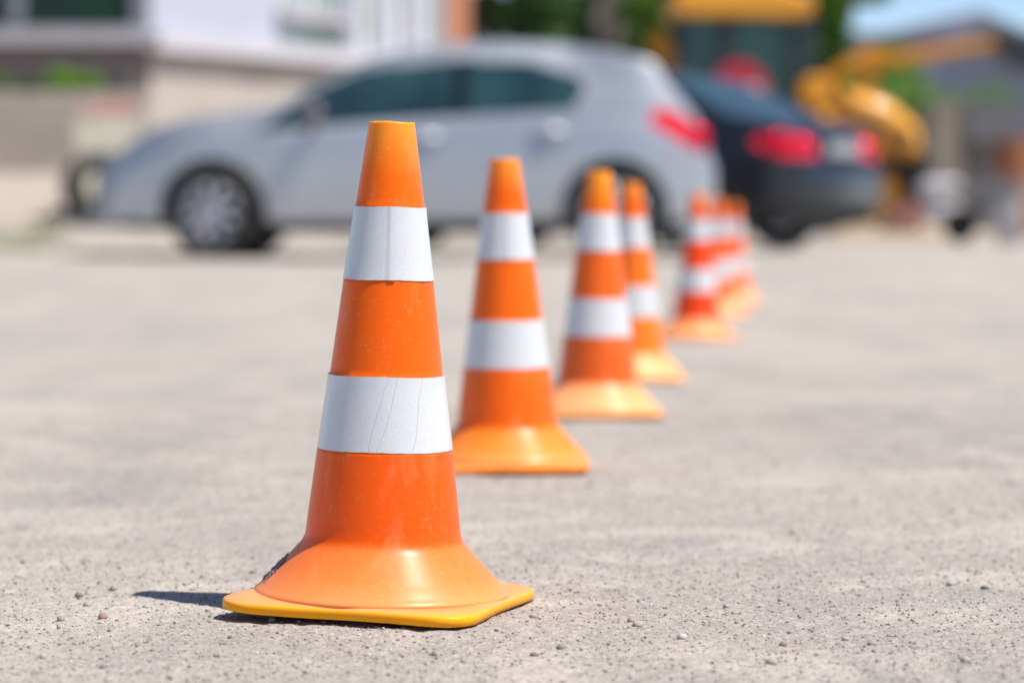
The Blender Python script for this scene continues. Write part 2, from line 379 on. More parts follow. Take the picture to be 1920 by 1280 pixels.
def band_mat(name, lines):
    m, t, b = newmat(name); N = t.nodes; L = t.links
    b.inputs['Roughness'].default_value = .34; b.inputs['Metallic'].default_value = .05; b.inputs['Coat Weight'].default_value = .45; b.inputs['Coat Roughness'].default_value = .12
    tc = N.new('ShaderNodeTexCoord')
    n = N.new('ShaderNodeTexNoise'); n.inputs['Scale'].default_value = 900; n.inputs['Detail'].default_value = 2; L.new(tc.outputs['Object'], n.inputs['Vector'])
    r = N.new('ShaderNodeValToRGB'); r.color_ramp.elements[0].position = .3; r.color_ramp.elements[1].position = .7
    r.color_ramp.elements[0].color = (.595, .595, .60, 1); r.color_ramp.elements[1].color = (.675, .675, .68, 1); L.new(n.outputs['Fac'], r.inputs[0])
    n3 = N.new('ShaderNodeTexNoise'); n3.inputs['Scale'].default_value = 40; n3.inputs['Detail'].default_value = 8; n3.inputs['Roughness'].default_value = .75; L.new(tc.outputs['Object'], n3.inputs['Vector'])
    r3 = N.new('ShaderNodeValToRGB'); r3.color_ramp.elements[0].position = .62; r3.color_ramp.elements[1].position = .78; r3.color_ramp.elements[1].color = (.35, .35, .35, 1); L.new(n3.outputs['Fac'], r3.inputs[0])
    mx = N.new('ShaderNodeMix'); mx.data_type = 'RGBA'; L.new(r3.outputs[0], mx.inputs[0]); L.new(r.outputs[0], mx.inputs[6]); mx.inputs[7].default_value = (.36, .35, .34, 1)
    out = mx.outputs[2]
    if lines:
        sx = N.new('ShaderNodeSeparateXYZ'); L.new(tc.outputs['Object'], sx.inputs[0])
        wn = N.new('ShaderNodeTexNoise'); wn.inputs['Scale'].default_value = 28; wn.inputs['Detail'].default_value = 3; L.new(tc.outputs['Object'], wn.inputs['Vector'])
        for (x0, slope, z0, cur) in lines:
            # |x - x0 - slope (z-z0) - cur (z-z0)^2 + wobble| < width
            dz = N.new('ShaderNodeMath'); dz.operation = 'SUBTRACT'; L.new(sx.outputs['Z'], dz.inputs[0]); dz.inputs[1].default_value = z0
            m1 = N.new('ShaderNodeMath'); m1.operation = 'MULTIPLY_ADD'; L.new(dz.outputs[0], m1.inputs[0]); m1.inputs[1].default_value = cur; m1.inputs[2].default_value = slope
            m2 = N.new('ShaderNodeMath'); m2.operation = 'MULTIPLY_ADD'; L.new(dz.outputs[0], m2.inputs[0]); L.new(m1.outputs[0], m2.inputs[1]); m2.inputs[2].default_value = x0 - .004
            m3 = N.new('ShaderNodeMath'); m3.operation = 'MULTIPLY_ADD'; L.new(wn.outputs['Fac'], m3.inputs[0]); m3.inputs[1].default_value = .008; L.new(m2.outputs[0], m3.inputs[2])
            m4 = N.new('ShaderNodeMath'); m4.operation = 'SUBTRACT'; L.new(sx.outputs['X'], m4.inputs[0]); L.new(m3.outputs[0], m4.inputs[1])
            m5 = N.new('ShaderNodeMath'); m5.operation = 'ABSOLUTE'; L.new(m4.outputs[0], m5.inputs[0])
            m6 = N.new('ShaderNodeMath'); m6.operation = 'LESS_THAN'; L.new(m5.outputs[0], m6.inputs[0]); m6.inputs[1].default_value = .00022
            q = N.new('ShaderNodeMath'); q.operation = 'MULTIPLY'; L.new(m6.outputs[0], q.inputs[0]); q.inputs[1].default_value = .36
            x = N.new('ShaderNodeMix'); x.data_type = 'RGBA'; L.new(q.outputs[0], x.inputs[0]); L.new(out, x.inputs[6]); x.inputs[7].default_value = (.20, .18, .17, 1); out = x.outputs[2]
    L.new(out, b.inputs['Base Color'])
    bu = N.new('ShaderNodeBump'); bu.inputs['Strength'].default_value = .15; bu.inputs['Distance'].default_value = .0006
    n4 = N.new('ShaderNodeTexNoise'); n4.inputs['Scale'].default_value = 24; n4.inputs['Detail'].default_value = 2; L.new(tc.outputs['Object'], n4.inputs['Vector']); L.new(n4.outputs['Fac'], bu.inputs['Height']); L.new(bu.outputs[0], b.inputs['Normal'])
    return m
band_plain = band_mat('reflective_sheeting', [])
band_cracked = band_mat('cracked_reflective_sheeting', [(-.0045, .26, .128, 3.0), (.0035, .27, .128, -2.0), (.022, .11, .128, 0)])
PROF = [(.0150, .3200), (.0152, .3185), (.0226, .2655), (.0231, .2646), (.0229, .2630), (.0290, .2165), (.0298, .2155), (.0299, .2138), (.0373, .1540), (.0381, .1530), (.0378, .1512), (.0440, .1042), (.0449, .1032), (.0450, .1015), (.0500, .0600), (.0512, .0485), (.0520, .0455), (.0540, .0418), (.0600, .0350), (.0680, .0262), (.0745, .0192), (.0790, .0150), (.0795, .0144), (.0820, .0119), (.0843, .0101), (.0857, .0092), (.0866, .0084)]
def prof_r(z):
    zz = [p[1] for p in PROF][::-1]; rr = [p[0] for p in PROF][::-1]; return float(np.interp(z, zz, rr))
def densify(P, step=.004):
    out = []
    for a_, b_ in zip(P[:-1], P[1:]):
        n = max(1, int(math.dist(a_, b_) / step))
        for k in range(n): out.append((a_[0] + (b_[0] - a_[0]) * k / n, a_[1] + (b_[1] - a_[1]) * k / n))
    return out + [P[-1]]
def cone_meshes(seed, cols, hero=False, bandm=(band_plain, band_plain), seam_deg=-88):
    rs = random.Random(seed)
    mb = stops(**cols)
    body_m = plastic('cone_plastic', mb, .36 if hero else .34); base_m = plastic('cone_base_plastic', [(0, cols['rim']), (.0062, cols['rim']), (.0076, tuple(.5 * a + .5 * b for a, b in zip(cols['flare'], (.94, .42, .17)))), (.02, cols['flare'])], .42, namp=.003)
    root = empty('traffic_cone', (0, 0, 0))
    n = 128 if hero else 72
    outer = densify([(min(rr_, .0845 if hero else .0826), zz_) for rr_, zz_ in PROF]); inner = [(.0822, .0066), (.0490, .0440), (.0130, .3170), (.0146, .3199)]
    prof = outer + densify(inner, .02)
    b = MB(); b.lathe(prof, n, close=True)
    vs = []
    for (x, y, z) in b.v:
        a_ = math.atan2(y, x)
        if z > .3165: z += .00022 * math.sin(3 * a_ + seed) + .0004 * rs.random() - .0002
        k = 1 + .006 * math.sin(2 * a_ + seed) + .003 * math.sin(3 * a_ + 1)
        vs.append((x * k, y * k, z))
    b.v = vs
    b.build('body', body_m, root, smooth=True)
    # base plate: square with rounded corners
    A, RC = (.0866, .0256) if hero else (.0845, .024)
    rb_ = .0836 if hero else .0817
    def rho(phi):
        c, s = abs(math.cos(phi)), abs(math.sin(phi)); r = A / max(c, s)
        ix, iy = r * c, r * s; q = A - RC
        if ix > q and iy > q:   # rounded corner: ray from the origin against the circle at (q, q)
            bq = c * q + s * q; r = bq + math.sqrt(max(0, bq * bq - 2 * q * q + RC * RC))
        return r
    rings = [(1.0, .0010, 1), (1.0, .0052, 1), (.997, .0064, 1), (.991, .0071, 1), (.975, .0077, 1), (0, .0083, .5), (0, .0090, .0), (None, .0062, 0), (None, .0012, 0), (.985, .0006, 1)]
    b = MB(); n = 144
    for (k, z, t_) in rings:
        for i in range(n):
            phi = 2 * math.pi * i / n; rr = rho(phi)
            if k: r = rr * k
            elif k == 0: r = rb_ + (rr * .975 - rb_) * t_
            else: r = .0800
            zz = z + (.0008 * math.sin(phi * 2 + seed) + .0007 * math.sin(phi * 5 + 2 * seed)) * (r / .12) ** 2 + (.00025 * (rs.random() - .5) if z < .002 else 0)
            b.v.append((r * math.cos(phi), r * math.sin(phi), zz))
    m_ = len(rings)
    for j in range(m_):
        for i in range(n):
            a0 = j * n + i; a1 = j * n + (i + 1) % n; j2 = ((j + 1) % m_) * n
            b.f.append((a0, a1, j2 + (i + 1) % n, j2 + i))
    b.build('base_plate', base_m, root, smooth=True)
    # two reflective bands, each a strip whose end overlaps itself at a seam
    for q, (z0, z1) in enumerate([(.2160, .2640), (.1042, .1532)]):
        b = MB(); n = 132; cols_ = []
        sd = R(seam_deg if q == 0 else seam_deg + 170)
        for i in range(n + 1):
            a_ = sd + (2 * math.pi + R(9)) * i / n
            off = .0005 + (.0008 if i > n - 4 else .0004 * max(0, (i - (n - 8)) / 8))
            for j in range(7):
                z = z0 + (z1 - z0) * j / 6
                if j in (0, 6): z += .00022 * math.sin(4 * a_ + seed + q) + .00008 * math.sin(23 * a_)
                r = prof_r(z) + off + .00004 * math.sin(9 * a_ + 3 * j)
                k = 1 + .006 * math.sin(2 * a_ + seed) + .003 * math.sin(3 * a_ + 1)
                b.v.append((r * k * math.cos(a_), r * k * math.sin(a_), z))
        for i in range(n):
            for j in range(6):
                a0 = i * 7 + j; b.f.append((a0, a0 + 7, a0 + 8, a0 + 1))
        o = b.build('reflective_band', bandm[q], root, smooth=True)
        s = o.modifiers.new('s', 'SOLIDIFY'); s.thickness = .0004; s.offset = 1
        e = o.modifiers.new('e', 'EDGE_SPLIT'); e.split_angle = R(40)
    return root
CONES = [
 # px, depth, turn, lean (x, y), colours, label
 (714, 1.885, 28, (0, 1.35), dict(body=(.95, .124, 0), low=(.93, .104, 0), flare=(.92, .215, .045), rim=(.95, .39, .006), top=(.95, .142, 0)), 'large sharp orange traffic cone in the foreground, torn sticker on its flared foot'),
 (951, 2.96, 0, (.4, -.5), dict(body=(.95, .135, 0), low=(.94, .130, 0), flare=(.95, .24, .03), rim=(.95, .26, .02), top=(.95, .12, 0)), 'slightly blurred orange traffic cone, second nearest, just behind the big sharp one'),
 (1118, 3.74, 3, (-.5, .7), dict(body=(.84, .13, .010), low=(.78, .12, .012), flare=(.95, .40, .17), rim=(.93, .40, .12), top=(.93, .20, .002)), 'blurred traffic cone with pale peach foot, third nearest, before the silver car'),
 (1187, 4.64, -4, (.3, -.6), dict(body=(.93, .17, .010), low=(.92, .20, .015), flare=(.95, .42, .18), rim=(.95, .43, .16), top=(.90, .12, .002)), 'blurred traffic cone with yellowish foot half hidden behind the third cone'),
 (1305, 6.30, 5, (0, .8), dict(body=(.90, .065, .004), low=(.88, .060, .004), flare=(.95, .33, .12), rim=(.95, .36, .12), top=(.93, .12, .006)), 'red-orange cone, nearest of the tight group of three most distant cones'),
 (1345, 7.75, 0, (0, 0), dict(body=(.93, .13, .02), low=(.93, .17, .04), flare=(.95, .38, .17), rim=(.95, .40, .17), top=(.93, .10, .006)), 'middle cone of the tight group of three distant cones, mostly covered by its neighbour'),
 (1377, 9.05, 3, (0, 0), dict(body=(.93, .14, .03), low=(.93, .20, .06), flare=(.95, .40, .20), rim=(.95, .42, .20), top=(.93, .10, .006)), 'farthest traffic cone of the row, rightmost and most blurred, beside the dark car'),
]
for i, (px, d, turn, lean, cols, label) in enumerate(CONES):
    root = cone_meshes(i + 1, cols, hero=(i == 0), bandm=(band_plain, band_cracked) if i == 0 else (band_plain, band_plain))
    x = (px - 960) / FPX * d
    root.location = (x, d, float(gh(x, d)) + (.0014 + (.0012 if i == 0 else 0)))
    # the plate turns, the seam stays where it is: the plate is a child, so turn the whole cone and offset nothing else
    root.rotation_euler = (R(lean[0]), R(lean[1]), R(0))
    for c in list(root.children):
        if c.name.startswith('base_plate'): c.rotation_euler = (0, 0, R(-17)) if i == 0 else (0, 0, R(turn))
    tag(root, label, 'traffic cone', 'traffic cones in a row on the pavement')
    if i == 0: hero = root
# torn sticker residue on the hero cone's flare, left side
stm = mat('torn_sticker', (.16, .12, .17), .6, c2=(.34, .26, .32), scale=160, bump=.6, bscale=500)
b = MB(); rs = random.Random(3); ni, nj = 22, 16
for i in range(ni + 1):
    for j in range(nj + 1):
        a_ = R(162 + 32 * i / ni); z = .0160 + .0150 * j / nj
        if i in (0, ni): a_ += R(4 * rs.random() - 2)
        z += .0012 * math.sin(i * 1.7) * (1 if j in (0, nj) else .2) + (.0012 * rs.random() if j in (0, nj) else 0)
        r = prof_r(z) * (1 + .006 * math.sin(2 * a_ + 1) + .003 * math.sin(3 * a_ + 1)) + .0005 + .0012 * rs.random() * (rs.random() < .25)
        b.v.append((r * math.cos(a_), r * math.sin(a_), z))
for i in range(ni):
    for j in range(nj):
        edge = i in (0, 1, ni - 1) or j in (0, 1, nj - 1)
        if rs.random() < (.35 if edge else .05): continue
        a0 = i * (nj + 1) + j; b.f.append((a0, a0 + nj + 1, a0 + nj + 2, a0 + 1))
st = b.build('sticker', stm, hero); s_ = st.modifiers.new('s', 'SOLIDIFY'); s_.thickness = .0004; s_.offset = 1
st['label'] = 'torn purplish remains of a sticker'

# ------------------------------------------------------------------ cars
def gsm(x, y, k):
    """smooth a sampled curve"""
    w_ = np.hanning(2 * k + 3)[1:-1]; w_ /= w_.sum(); p = np.pad(y, k, mode='edge'); return np.convolve(p, w_, 'valid')
def build_car(sp):
    root = empty('parked_car', (0, 0, 0))
    Lc, W, H0 = sp['L'], sp['W'] / 2, sp['sill']
    n = 380
    xs_ = np.linspace(0, Lc, n + 1)
    # concentrate stations at the two ends
    xs_ = Lc * (xs_ / Lc - .035 * np.sin(2 * np.pi * xs_ / Lc) / 1.0)
    zt = gsm(xs_, np.interp(xs_, *zip(*sp['top'])), 5)
    zb = gsm(xs_, np.interp(xs_, *zip(*sp['belt'])), 7); zb = np.minimum(zb, zt - .03)
    bot = gsm(xs_, np.interp(xs_, *zip(*sp['bottom'])), 2)
    fr, rr_ = sp['hubs']; RA = sp['arch']; zc = sp['wheel_r']
    for hx in (fr, rr_):
        dd = RA * RA - (xs_ - hx) ** 2
        bot = np.where(dd > 0, np.maximum(bot, zc + np.sqrt(np.maximum(dd, 0))), bot)
    bot = np.minimum(bot, zb - .03)
    ef = np.clip(xs_ / sp['nose'], 0, 1); er = np.clip((Lc - xs_) / sp['tail'], 0, 1)
    wp = W * (1 - (1 - sp['nose_w']) * (1 - ef) ** 2.2) * (1 - (1 - sp['tail_w']) * (1 - er) ** 2.6)
    JA, JB, JC = 26, 22, 18
    P = []
    for i, x in enumerate(xs_):
        row = []
        g_ = min(1, max(0, (zt[i] - zb[i]) / .40))
        wb = wp[i] * .935; rw = sp['roof_w'] + .12 * float(smooth01((x - Lc * .74) / (Lc * .14)))
        wr = wb + (wp[i] * rw - wb) * g_
        zre = zb[i] + (zt[i] - zb[i]) * .90
        for j in range(JA):
            t = j / JA; z = bot[i] + (zb[i] - bot[i]) * t
            u = (z - .15) / (.95 - .15)
            wz = 1 - .10 * max(0, .38 - u) ** 1.2 - .065 * max(0, (u - .66) / .34) ** 1.6
            row.append((x, wp[i] * wz, z))
        for j in range(JB):
            t = j / JB; row.append((x, wb + (wr - wb) * (t ** 1.15), zb[i] + (zre - zb[i]) * t))
        for j in range(JC + 1):
            t = j / JC; y = wr * math.cos(t * math.pi / 2); row.append((x, y, zre + (zt[i] - zre) * math.sin(t * math.pi / 2) ** .9))
        P.append(row)
    nr = JA + JB + JC + 1
    groups = {}
    def put(key, quad): groups.setdefault(key, []).append(quad)
    for i in range(n):
        for j in range(nr - 1):
            q = [P[i][j], P[i + 1][j], P[i + 1][j + 1], P[i][j + 1]]
            cx = sum(p[0] for p in q) / 4; cy = sum(p[1] for p in q) / 4; cz = sum(p[2] for p in q) / 4
            key = sp['classify'](cx, cy, cz, 'A' if j < JA else 'B' if j < JA + JB else 'C')
            side = key.endswith('*')     # one mesh per side
            if side: key = key[:-1]
            put((key, 1 if side else 0), q)
            put((key, -1 if side else 0), [(p[0], -p[1], p[2]) for p in reversed(q)])
    # nose and tail caps
    for i, k in ((0, 'body'), (n, 'body')):
        for j in range(nr - 1):
            a_, b_ = P[i][j], P[i][j + 1]
            kk = ('bumper/f' if i == 0 else 'bumper/r') if j < JA and (a_[2] + b_[2]) / 2 < .56 else k
            put((kk, 0), [a_, b_, (b_[0], -b_[1], b_[2]), (a_[0], -a_[1], a_[2])])
    made = {}
    for (key, side), quads in groups.items():
        idx = {}; b = MB()
        for q in quads:
            f = []
            for p in q:
                kk = (round(p[0], 4), round(p[1], 4), round(p[2], 4))
                if kk not in idx: idx[kk] = len(b.v); b.v.append(p)
                if idx[kk] not in f: f.append(idx[kk])
            if len(f) > 2: b.f.append(tuple(f))
        m_ = {'body': sp['paint'], 'door': sp['paint'], 'bonnet': sp['paint'], 'boot_lid': sp['paint'], 'side_window': M['glass'], 'windshield': M['glass'], 'rear_window': M['glass'],
              'tail_light': M['redlens'], 'headlight': M['clearlens'], 'bumper': sp.get('bumper', sp['paint']), 'sill_trim': M['black'], 'door_pillar': M['gloss']}[key.split('/')[0]]
        made[(key, side)] = b.build(key.split('/')[0], m_, root, smooth=True)
    # window things belong to the body; handles to their doors
    for (hx, hz, dk) in sp['handles']:
        for s in (1, -1):
            i = int(np.argmin(abs(xs_ - hx))); y = wp[i] * .985 + .012
            hb = MB(); hb.tube([(hx - .09, s * (y - .02), hz), (hx - .07, s * (y + .012), hz), (hx, s * (y + .022), hz + .004), (hx + .07, s * (y + .012), hz), (hx + .09, s * (y - .02), hz)], .024, 12)
            hb.build('handle', sp['handle_m'], made[(dk, s)], smooth=True)
    for (bx_, by_, bz_) in sp['glint_bulges']:  # ellipsoids added at the tail lights to catch a red sun glint
        for s in (1, -1):
            hb = MB(); hb.lathe([(math.sin(math.pi * k / 12) * .085, -math.cos(math.pi * k / 12) * .055) for k in range(13)], 24, 'x', (bx_, s * by_, bz_))
            if ('tail_light', s) in made: hb.build('glint_bulge', M['redmetal'], made[('tail_light', s)], smooth=True)
    # mirrors
    for s in (1, -1):
        mx_, mz = sp['mirror']; i = int(np.argmin(abs(xs_ - mx_))); y = wp[i]
        hb = MB(); hb.tube([(mx_, s * (y - .07), mz - .05), (mx_ + .01, s * (y + .03), mz - .02)], .025, 8)
        hb.tube([(mx_ - .07, s * (y + .11), mz + .02), (mx_ - .04, s * (y + .11), mz + .02), (mx_ + .02, s * (y + .11), mz + .02), (mx_ + .07, s * (y + .11), mz + .02)], [.03, .06, .072, .066], 14)
        o = hb.build('mirror', M['mirrorshell'], root, smooth=True)
        g2 = MB(); g2.lathe([(.0, .002), (.056, .002), (.058, -.002), (0, -.002)], 20, 'x', (mx_ + .074, s * (y + .11), mz + .02)); g2.build('mirror_glass', M['glass'], o)
    # inner structure: floor pan and wheel housings
    b = MB(); b.box(fr + RA + .02, rr_ - RA - .02, -W * .88, W * .88, .17, .40); b.box(.25, Lc - .25, -W * .60, W * .60, .19, .5)
    b.build('underbody', M['black'], root)
    for hx in (fr, rr_):
        for s in (1, -1):
            b = MB(); prof = []
            for k in range(17):
                a_ = math.pi * k / 16; prof.append((hx + (RA + .004) * math.cos(a_), zc + (RA + .004) * math.sin(a_)))
            vs = [(x, s * (W * .955), z) for x, z in prof] + [(x, s * (W * .58), z) for x, z in prof]; k = len(prof)
            fs = [(i, i + 1, i + 1 + k, i + k) for i in range(k - 1)] + [tuple(range(k, 2 * k))]
            b.add(vs, fs); b.build('wheel_arch', M['black'], root)
            # wheel
            steer = sp['steer'] if hx == fr else 0
            r = sp['wheel_r']; wy = s * (W - .125)
            hb = MB(); hb.lathe([(.0, -.05), (.13, -.05), (.13, .03), (.055, .035), (.055, .05), (0, .05)], 24, 'y')
            wh = hb.build('wheel', M['disc'], root, loc=(hx, wy, r)); wh.rotation_euler = (0, 0, steer + (math.pi if s < 0 else 0))
            tb = MB(); tb.lathe([(r * .66, -.09), (r * .80, -.102), (r * .95, -.098), (r * .995, -.08), (r, -.03), (r, .03), (r * .995, .08), (r * .95, .098), (r * .80, .102), (r * .66, .09), (r * .64, .0)], 56, 'y', close=True)
            tb.build('tyre', M['rubber'], wh, smooth=True)
            rb = MB(); rb.lathe([(r * .655, -.088), (r * .63, -.075), (r * .60, .02), (r * .62, .075), (r * .665, .092), (r * .67, .086), (r * .65, .07), (r * .64, 0), (r * .655, -.08)], 48, 'y')
            rb.lathe([(0, .055), (.05, .07), (.065, .062), (.07, .035)], 24, 'y')
            for k in range(9):
                a_ = 2 * math.pi * k / 9
                c_, s2 = math.cos(a_), math.sin(a_)
                rb.tube([(.05 * c_, .056, .05 * s2), (.35 * r * c_ + 0, .066, .35 * r * s2), (.635 * r * c_, .066, .635 * r * s2)], [.034, .034, .042], 8, flat=.5)
            rb.build('rim', M['rim'], wh, smooth=True)
    for (x, w_, z, s_x) in sp['plates']:
        b = MB(); b.box(x - .012, x + .012, -.26, .26, z - .055, z + .055); b.build('number_plate', M['plate'], root)
    return root, made

def inpoly(x, z, P):
    c = False; n = len(P)
    for i in range(n):
        x0, z0 = P[i]; x1, z1 = P[(i + 1) % n]
        if (z0 > z) != (z1 > z) and x < (x1 - x0) * (z - z0) / (z1 - z0) + x0: c = not c
    return c
# the silver hatchback
WIN_H = [(1.00, .82), (1.38, 1.11), (1.74, 1.26), (2.30, 1.32), (2.84, 1.305), (3.16, 1.20), (3.20, 1.11), (3.12, .985), (2.40, .94), (1.60, .885)]
def cls_h(x, y, z, row):
    if row == 'B' or (row == 'C' and z < 1.33 and y > .5 and 1.1 < x < 3.2):
        if inpoly(x, z, WIN_H): return 'door_pillar*' if 2.33 < x < 2.43 else ('side_window*/a' if False else 'side_window*')
    if row == 'C' and 1.12 < x < 1.80 and y < .68: return 'windshield'
    if row in 'C' and 3.70 < x < 3.96 and y < .60 and z > .9: return 'rear_window'
    if inpoly(x, z, [(3.62, .90), (3.68, 1.0), (3.80, .97), (4.02, .82), (4.00, .70), (3.90, .73), (3.74, .82)]) and y > .42: return 'tail_light*'
    if inpoly(x, z, [(.10, .58), (.16, .66), (.48, .82), (.56, .80), (.30, .64)]) and y > .40: return 'headlight*'
    if row == 'A' and .36 < z < .90 and 1.22 < x < 2.36: return 'door/front*'
    if row == 'A' and .36 < z < .98 and 2.38 < x < 3.10: return 'door/rear*'
    if row == 'A' and z < .255: return 'sill_trim*'
    if row == 'A' and (x < .36 or x > 3.84) and z < .56: return 'bumper/f' if x < 2 else 'bumper/r'
    if row == 'C' and .3 < x < 1.1 and y < .62: return 'bonnet'
    return 'body'
hatch = dict(L=4.06, W=1.76, sill=.2, paint=M['silver'], nose=.80, tail=.75, nose_w=.58, tail_w=.80, roof_w=.70,
  top=[(0, .56), (.03, .66), (.12, .765), (.30, .87), (.55, .945), (.85, .99), (1.08, 1.015), (1.22, 1.07), (1.45, 1.205), (1.70, 1.33), (1.95, 1.405), (2.3, 1.455), (2.65, 1.465), (3.0, 1.45), (3.35, 1.40), (3.62, 1.335), (3.68, 1.30), (3.72, 1.20), (3.84, 1.06), (3.95, .93), (4.0, .78), (4.04, .66), (4.06, .58)],
  belt=[(0, .44), (.15, .60), (.4, .76), (.9, .81), (1.1, .84), (1.6, .885), (2.4, .94), (3.1, .985), (3.6, .97), (3.9, .86), (4.06, .5)],
  bottom=[(0, .26), (.10, .20), (.4, .185), (.8, .2), (3.4, .21), (3.85, .24), (4.06, .33)], hubs=(.755, 3.40), arch=.355, wheel_r=.312, classify=cls_h,
  handles=[(2.15, .80, 'door/front'), (2.97, .84, 'door/rear')], handle_m=M['silver'], glint_bulges=[(3.96, .71, .80)], mirror=(1.42, .93), steer=R(-16), plates=[(-.0, 0, .38, 0), (4.06, 0, .42, 0)])
hatch_o, hm = build_car(hatch)
D = 18.6
yaw = R(-2.5)
fl = at(190, 475, D)
hatch_o.rotation_euler = (0, 0, yaw)
cx = at(1330, 475, D).x
hatch_o.location = (fl.x, D + .9 + .15, 0)
zf = float(gh(fl.x + 1, D)); hatch_o.location.z = zf
tag(hatch_o, 'silver five-door hatchback parked side-on behind the cones', 'car')

# the dark saloon behind it
WIN_S = [(1.45, .93), (1.9, 1.18), (2.25, 1.29), (3.0, 1.31), (3.45, 1.22), (3.62, 1.06), (3.5, .97)]
def cls_s(x, y, z, row):
    if row == 'B' and inpoly(x, z, WIN_S): return 'door_pillar*' if 2.52 < x < 2.60 else 'side_window*'
    if row == 'C' and 1.5 < x < 2.15 and y < .66: return 'windshield'
    if row == 'C' and 3.22 < x < 3.86 and y < .62: return 'rear_window'
    if inpoly(x, z, [(4.16, .84), (4.20, .90), (4.52, .88), (4.52, .72), (4.34, .73)]) and y > .36: return 'tail_light*'
    if inpoly(x, z, [(.05, .58), (.12, .70), (.5, .80), (.5, .68), (.2, .58)]) and y > .4: return 'headlight*'
    if row == 'A' and .36 < z < .95 and 1.45 < x < 2.54: return 'door/front*'
    if row == 'A' and .36 < z < .98 and 2.56 < x < 3.30: return 'door/rear*'
    if row == 'A' and z < .25: return 'sill_trim*'
    if row == 'A' and (x < .4 or x > 4.18) and z < .62: return 'bumper/f' if x < 2 else 'bumper/r'
    if row == 'C' and .3 < x < 1.45 and y < .62: return 'bonnet'
    if row == 'C' and 3.9 < x < 4.45 and y < .6: return 'boot_lid'
    return 'body'
saloon = dict(L=4.52, W=1.78, sill=.2, paint=M['navy'], nose=.8, tail=.8, nose_w=.55, tail_w=.74, roof_w=.70,
  top=[(0, .5), (.04, .62), (.2, .74), (.6, .86), (1.3, .97), (1.5, 1.02), (1.8, 1.2), (2.1, 1.35), (2.5, 1.44), (2.9, 1.45), (3.25, 1.40), (3.6, 1.22), (3.85, 1.09), (4.1, 1.045), (4.28, 1.01), (4.40, .95), (4.47, .84), (4.50, .70), (4.52, .58)],
  belt=[(0, .42), (.2, .58), (.6, .78), (1.45, .92), (2.5, .96), (3.5, .97), (4.0, .90), (4.4, .78), (4.52, .50)],
  bottom=[(0, .27), (.1, .2), (.9, .19), (3.6, .2), (4.1, .23), (4.52, .33)], hubs=(.85, 3.52), arch=.36, wheel_r=.315, classify=cls_s,
  handles=[(2.35, .86, 'door/front'), (3.12, .89, 'door/rear')], handle_m=M['navy'], glint_bulges=[(4.36, .72, .84), (4.45, .52, .81)], mirror=(1.72, 1.02), steer=0, plates=[(-.0, 0, .38, 0), (4.525, 0, .80, 0)])
sal_o, sm_ = build_car(saloon)
D2 = 22.6; yaw2 = R(-36)
pr = at(1580, 465, D2)   # the middle of the tail stands here
off = Matrix.Rotation(yaw2, 3, 'Z') @ Vector((4.52, 0, 0))
sal_o.rotation_euler = (0, 0, yaw2); sal_o.location = (pr.x - off.x, D2 - off.y, float(gh(pr.x - 1, D2)))
tag(sal_o, 'dark navy saloon parked behind the silver hatchback, red tail lights towards us', 'car')

# ------------------------------------------------------------------ building on the left
bx = empty('building', (at(282, 400, 28).x, 28, 0)); c0 = bx.location.copy()
dr = Vector((1.7, 2.9, 0)).normalized()         # direction of the right-hand facade, away from us
nrm = Vector((dr.y, -dr.x, 0))                  # its outward normal
def wall_slab(name, p, q, z0, z1, th, m, side, parent=bx):
    """upright slab from p to q (local), th thick away from side"""
    p = Vector((*p, 0)); q = Vector((*q, 0)); b = MB(); s = side.normalized() * th
    vs = [p, q, q - s, p - s]; vs = [Vector((v.x, v.y, z0)) for v in vs] + [Vector((v.x, v.y, z1)) for v in vs]
    b.add(vs, [(0, 1, 5, 4), (1, 2, 6, 5), (2, 3, 7, 6), (3, 0, 4, 7), (4, 5, 6, 7), (3, 2, 1, 0)])
    return b.build(name, m, parent)
front = Vector((0, -1, 0))
def Fp(s): return (-s, 0)                        # along the left facade
def Rp(s, o=0): v = dr * s + nrm * o; return (v.x, v.y)
# left facade (faces us)
wall_slab('lower_wall', Fp(9), Fp(0), 0, 1.96, .5, M['wallshade'], front)
wall_slab('window_sill', (-9, -.16), (-.0, -.16), 1.98, 2.14, .5, M['sill'], front)
wl = wall_slab('wall', Fp(9), Fp(0), 3.5, 5.0, .4, M['frame'], front)
wall_slab('corner_column', Fp(.16), Fp(0.0), 2.145, 3.495, .38, M['frame'], front)
for k, (a0, a1) in enumerate([(.22, 1.24), (1.50, 2.6), (2.86, 4.0), (4.2, 5.4)]):
    f = wall_slab('window', (-a1, .08), (-a0, .08), 2.195, 3.49, .06, M['winglass'], front)
    wall_slab('frame', (-a1 - .12, .02), (-a1 + .0, .02), 2.197, 3.49, .1, M['frame'], front, f)
    wall_slab('frame', (-a1 + .005, .03), (-a0, .03), 2.145, 2.20, .1, M['steel'], front, f)
# right facade, sunlit
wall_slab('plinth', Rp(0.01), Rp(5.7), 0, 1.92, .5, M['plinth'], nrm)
wall_slab('plinth_band', Rp(-.02, .14), Rp(5.7, .14), 1.93, 2.10, .6, M['band'], nrm)
wall_slab('wall', Rp(.01), Rp(2.15), 2.105, 5.0, .4, M['whitewall'], nrm)
wall_slab('wall', Rp(2.16), Rp(5.7), 4.2, 5.0, .4, M['whitewall'], nrm)
for k in range(2):
    s0 = 2.18 + k * .62
    f = wall_slab('window', Rp(s0, -.06), Rp(s0 + .54, -.06), 2.475, 4.19, .05, M['winpale'], nrm)
    wall_slab('frame', Rp(s0 - .01, -.01), Rp(s0 + .04, -.01), 2.475, 4.19, .1, M['signwhite'], nrm, f)
    wall_slab('frame', Rp(s0 + .545, -.01), Rp(s0 + .60, -.01), 2.475, 4.19, .1, M['signwhite'], nrm, f)
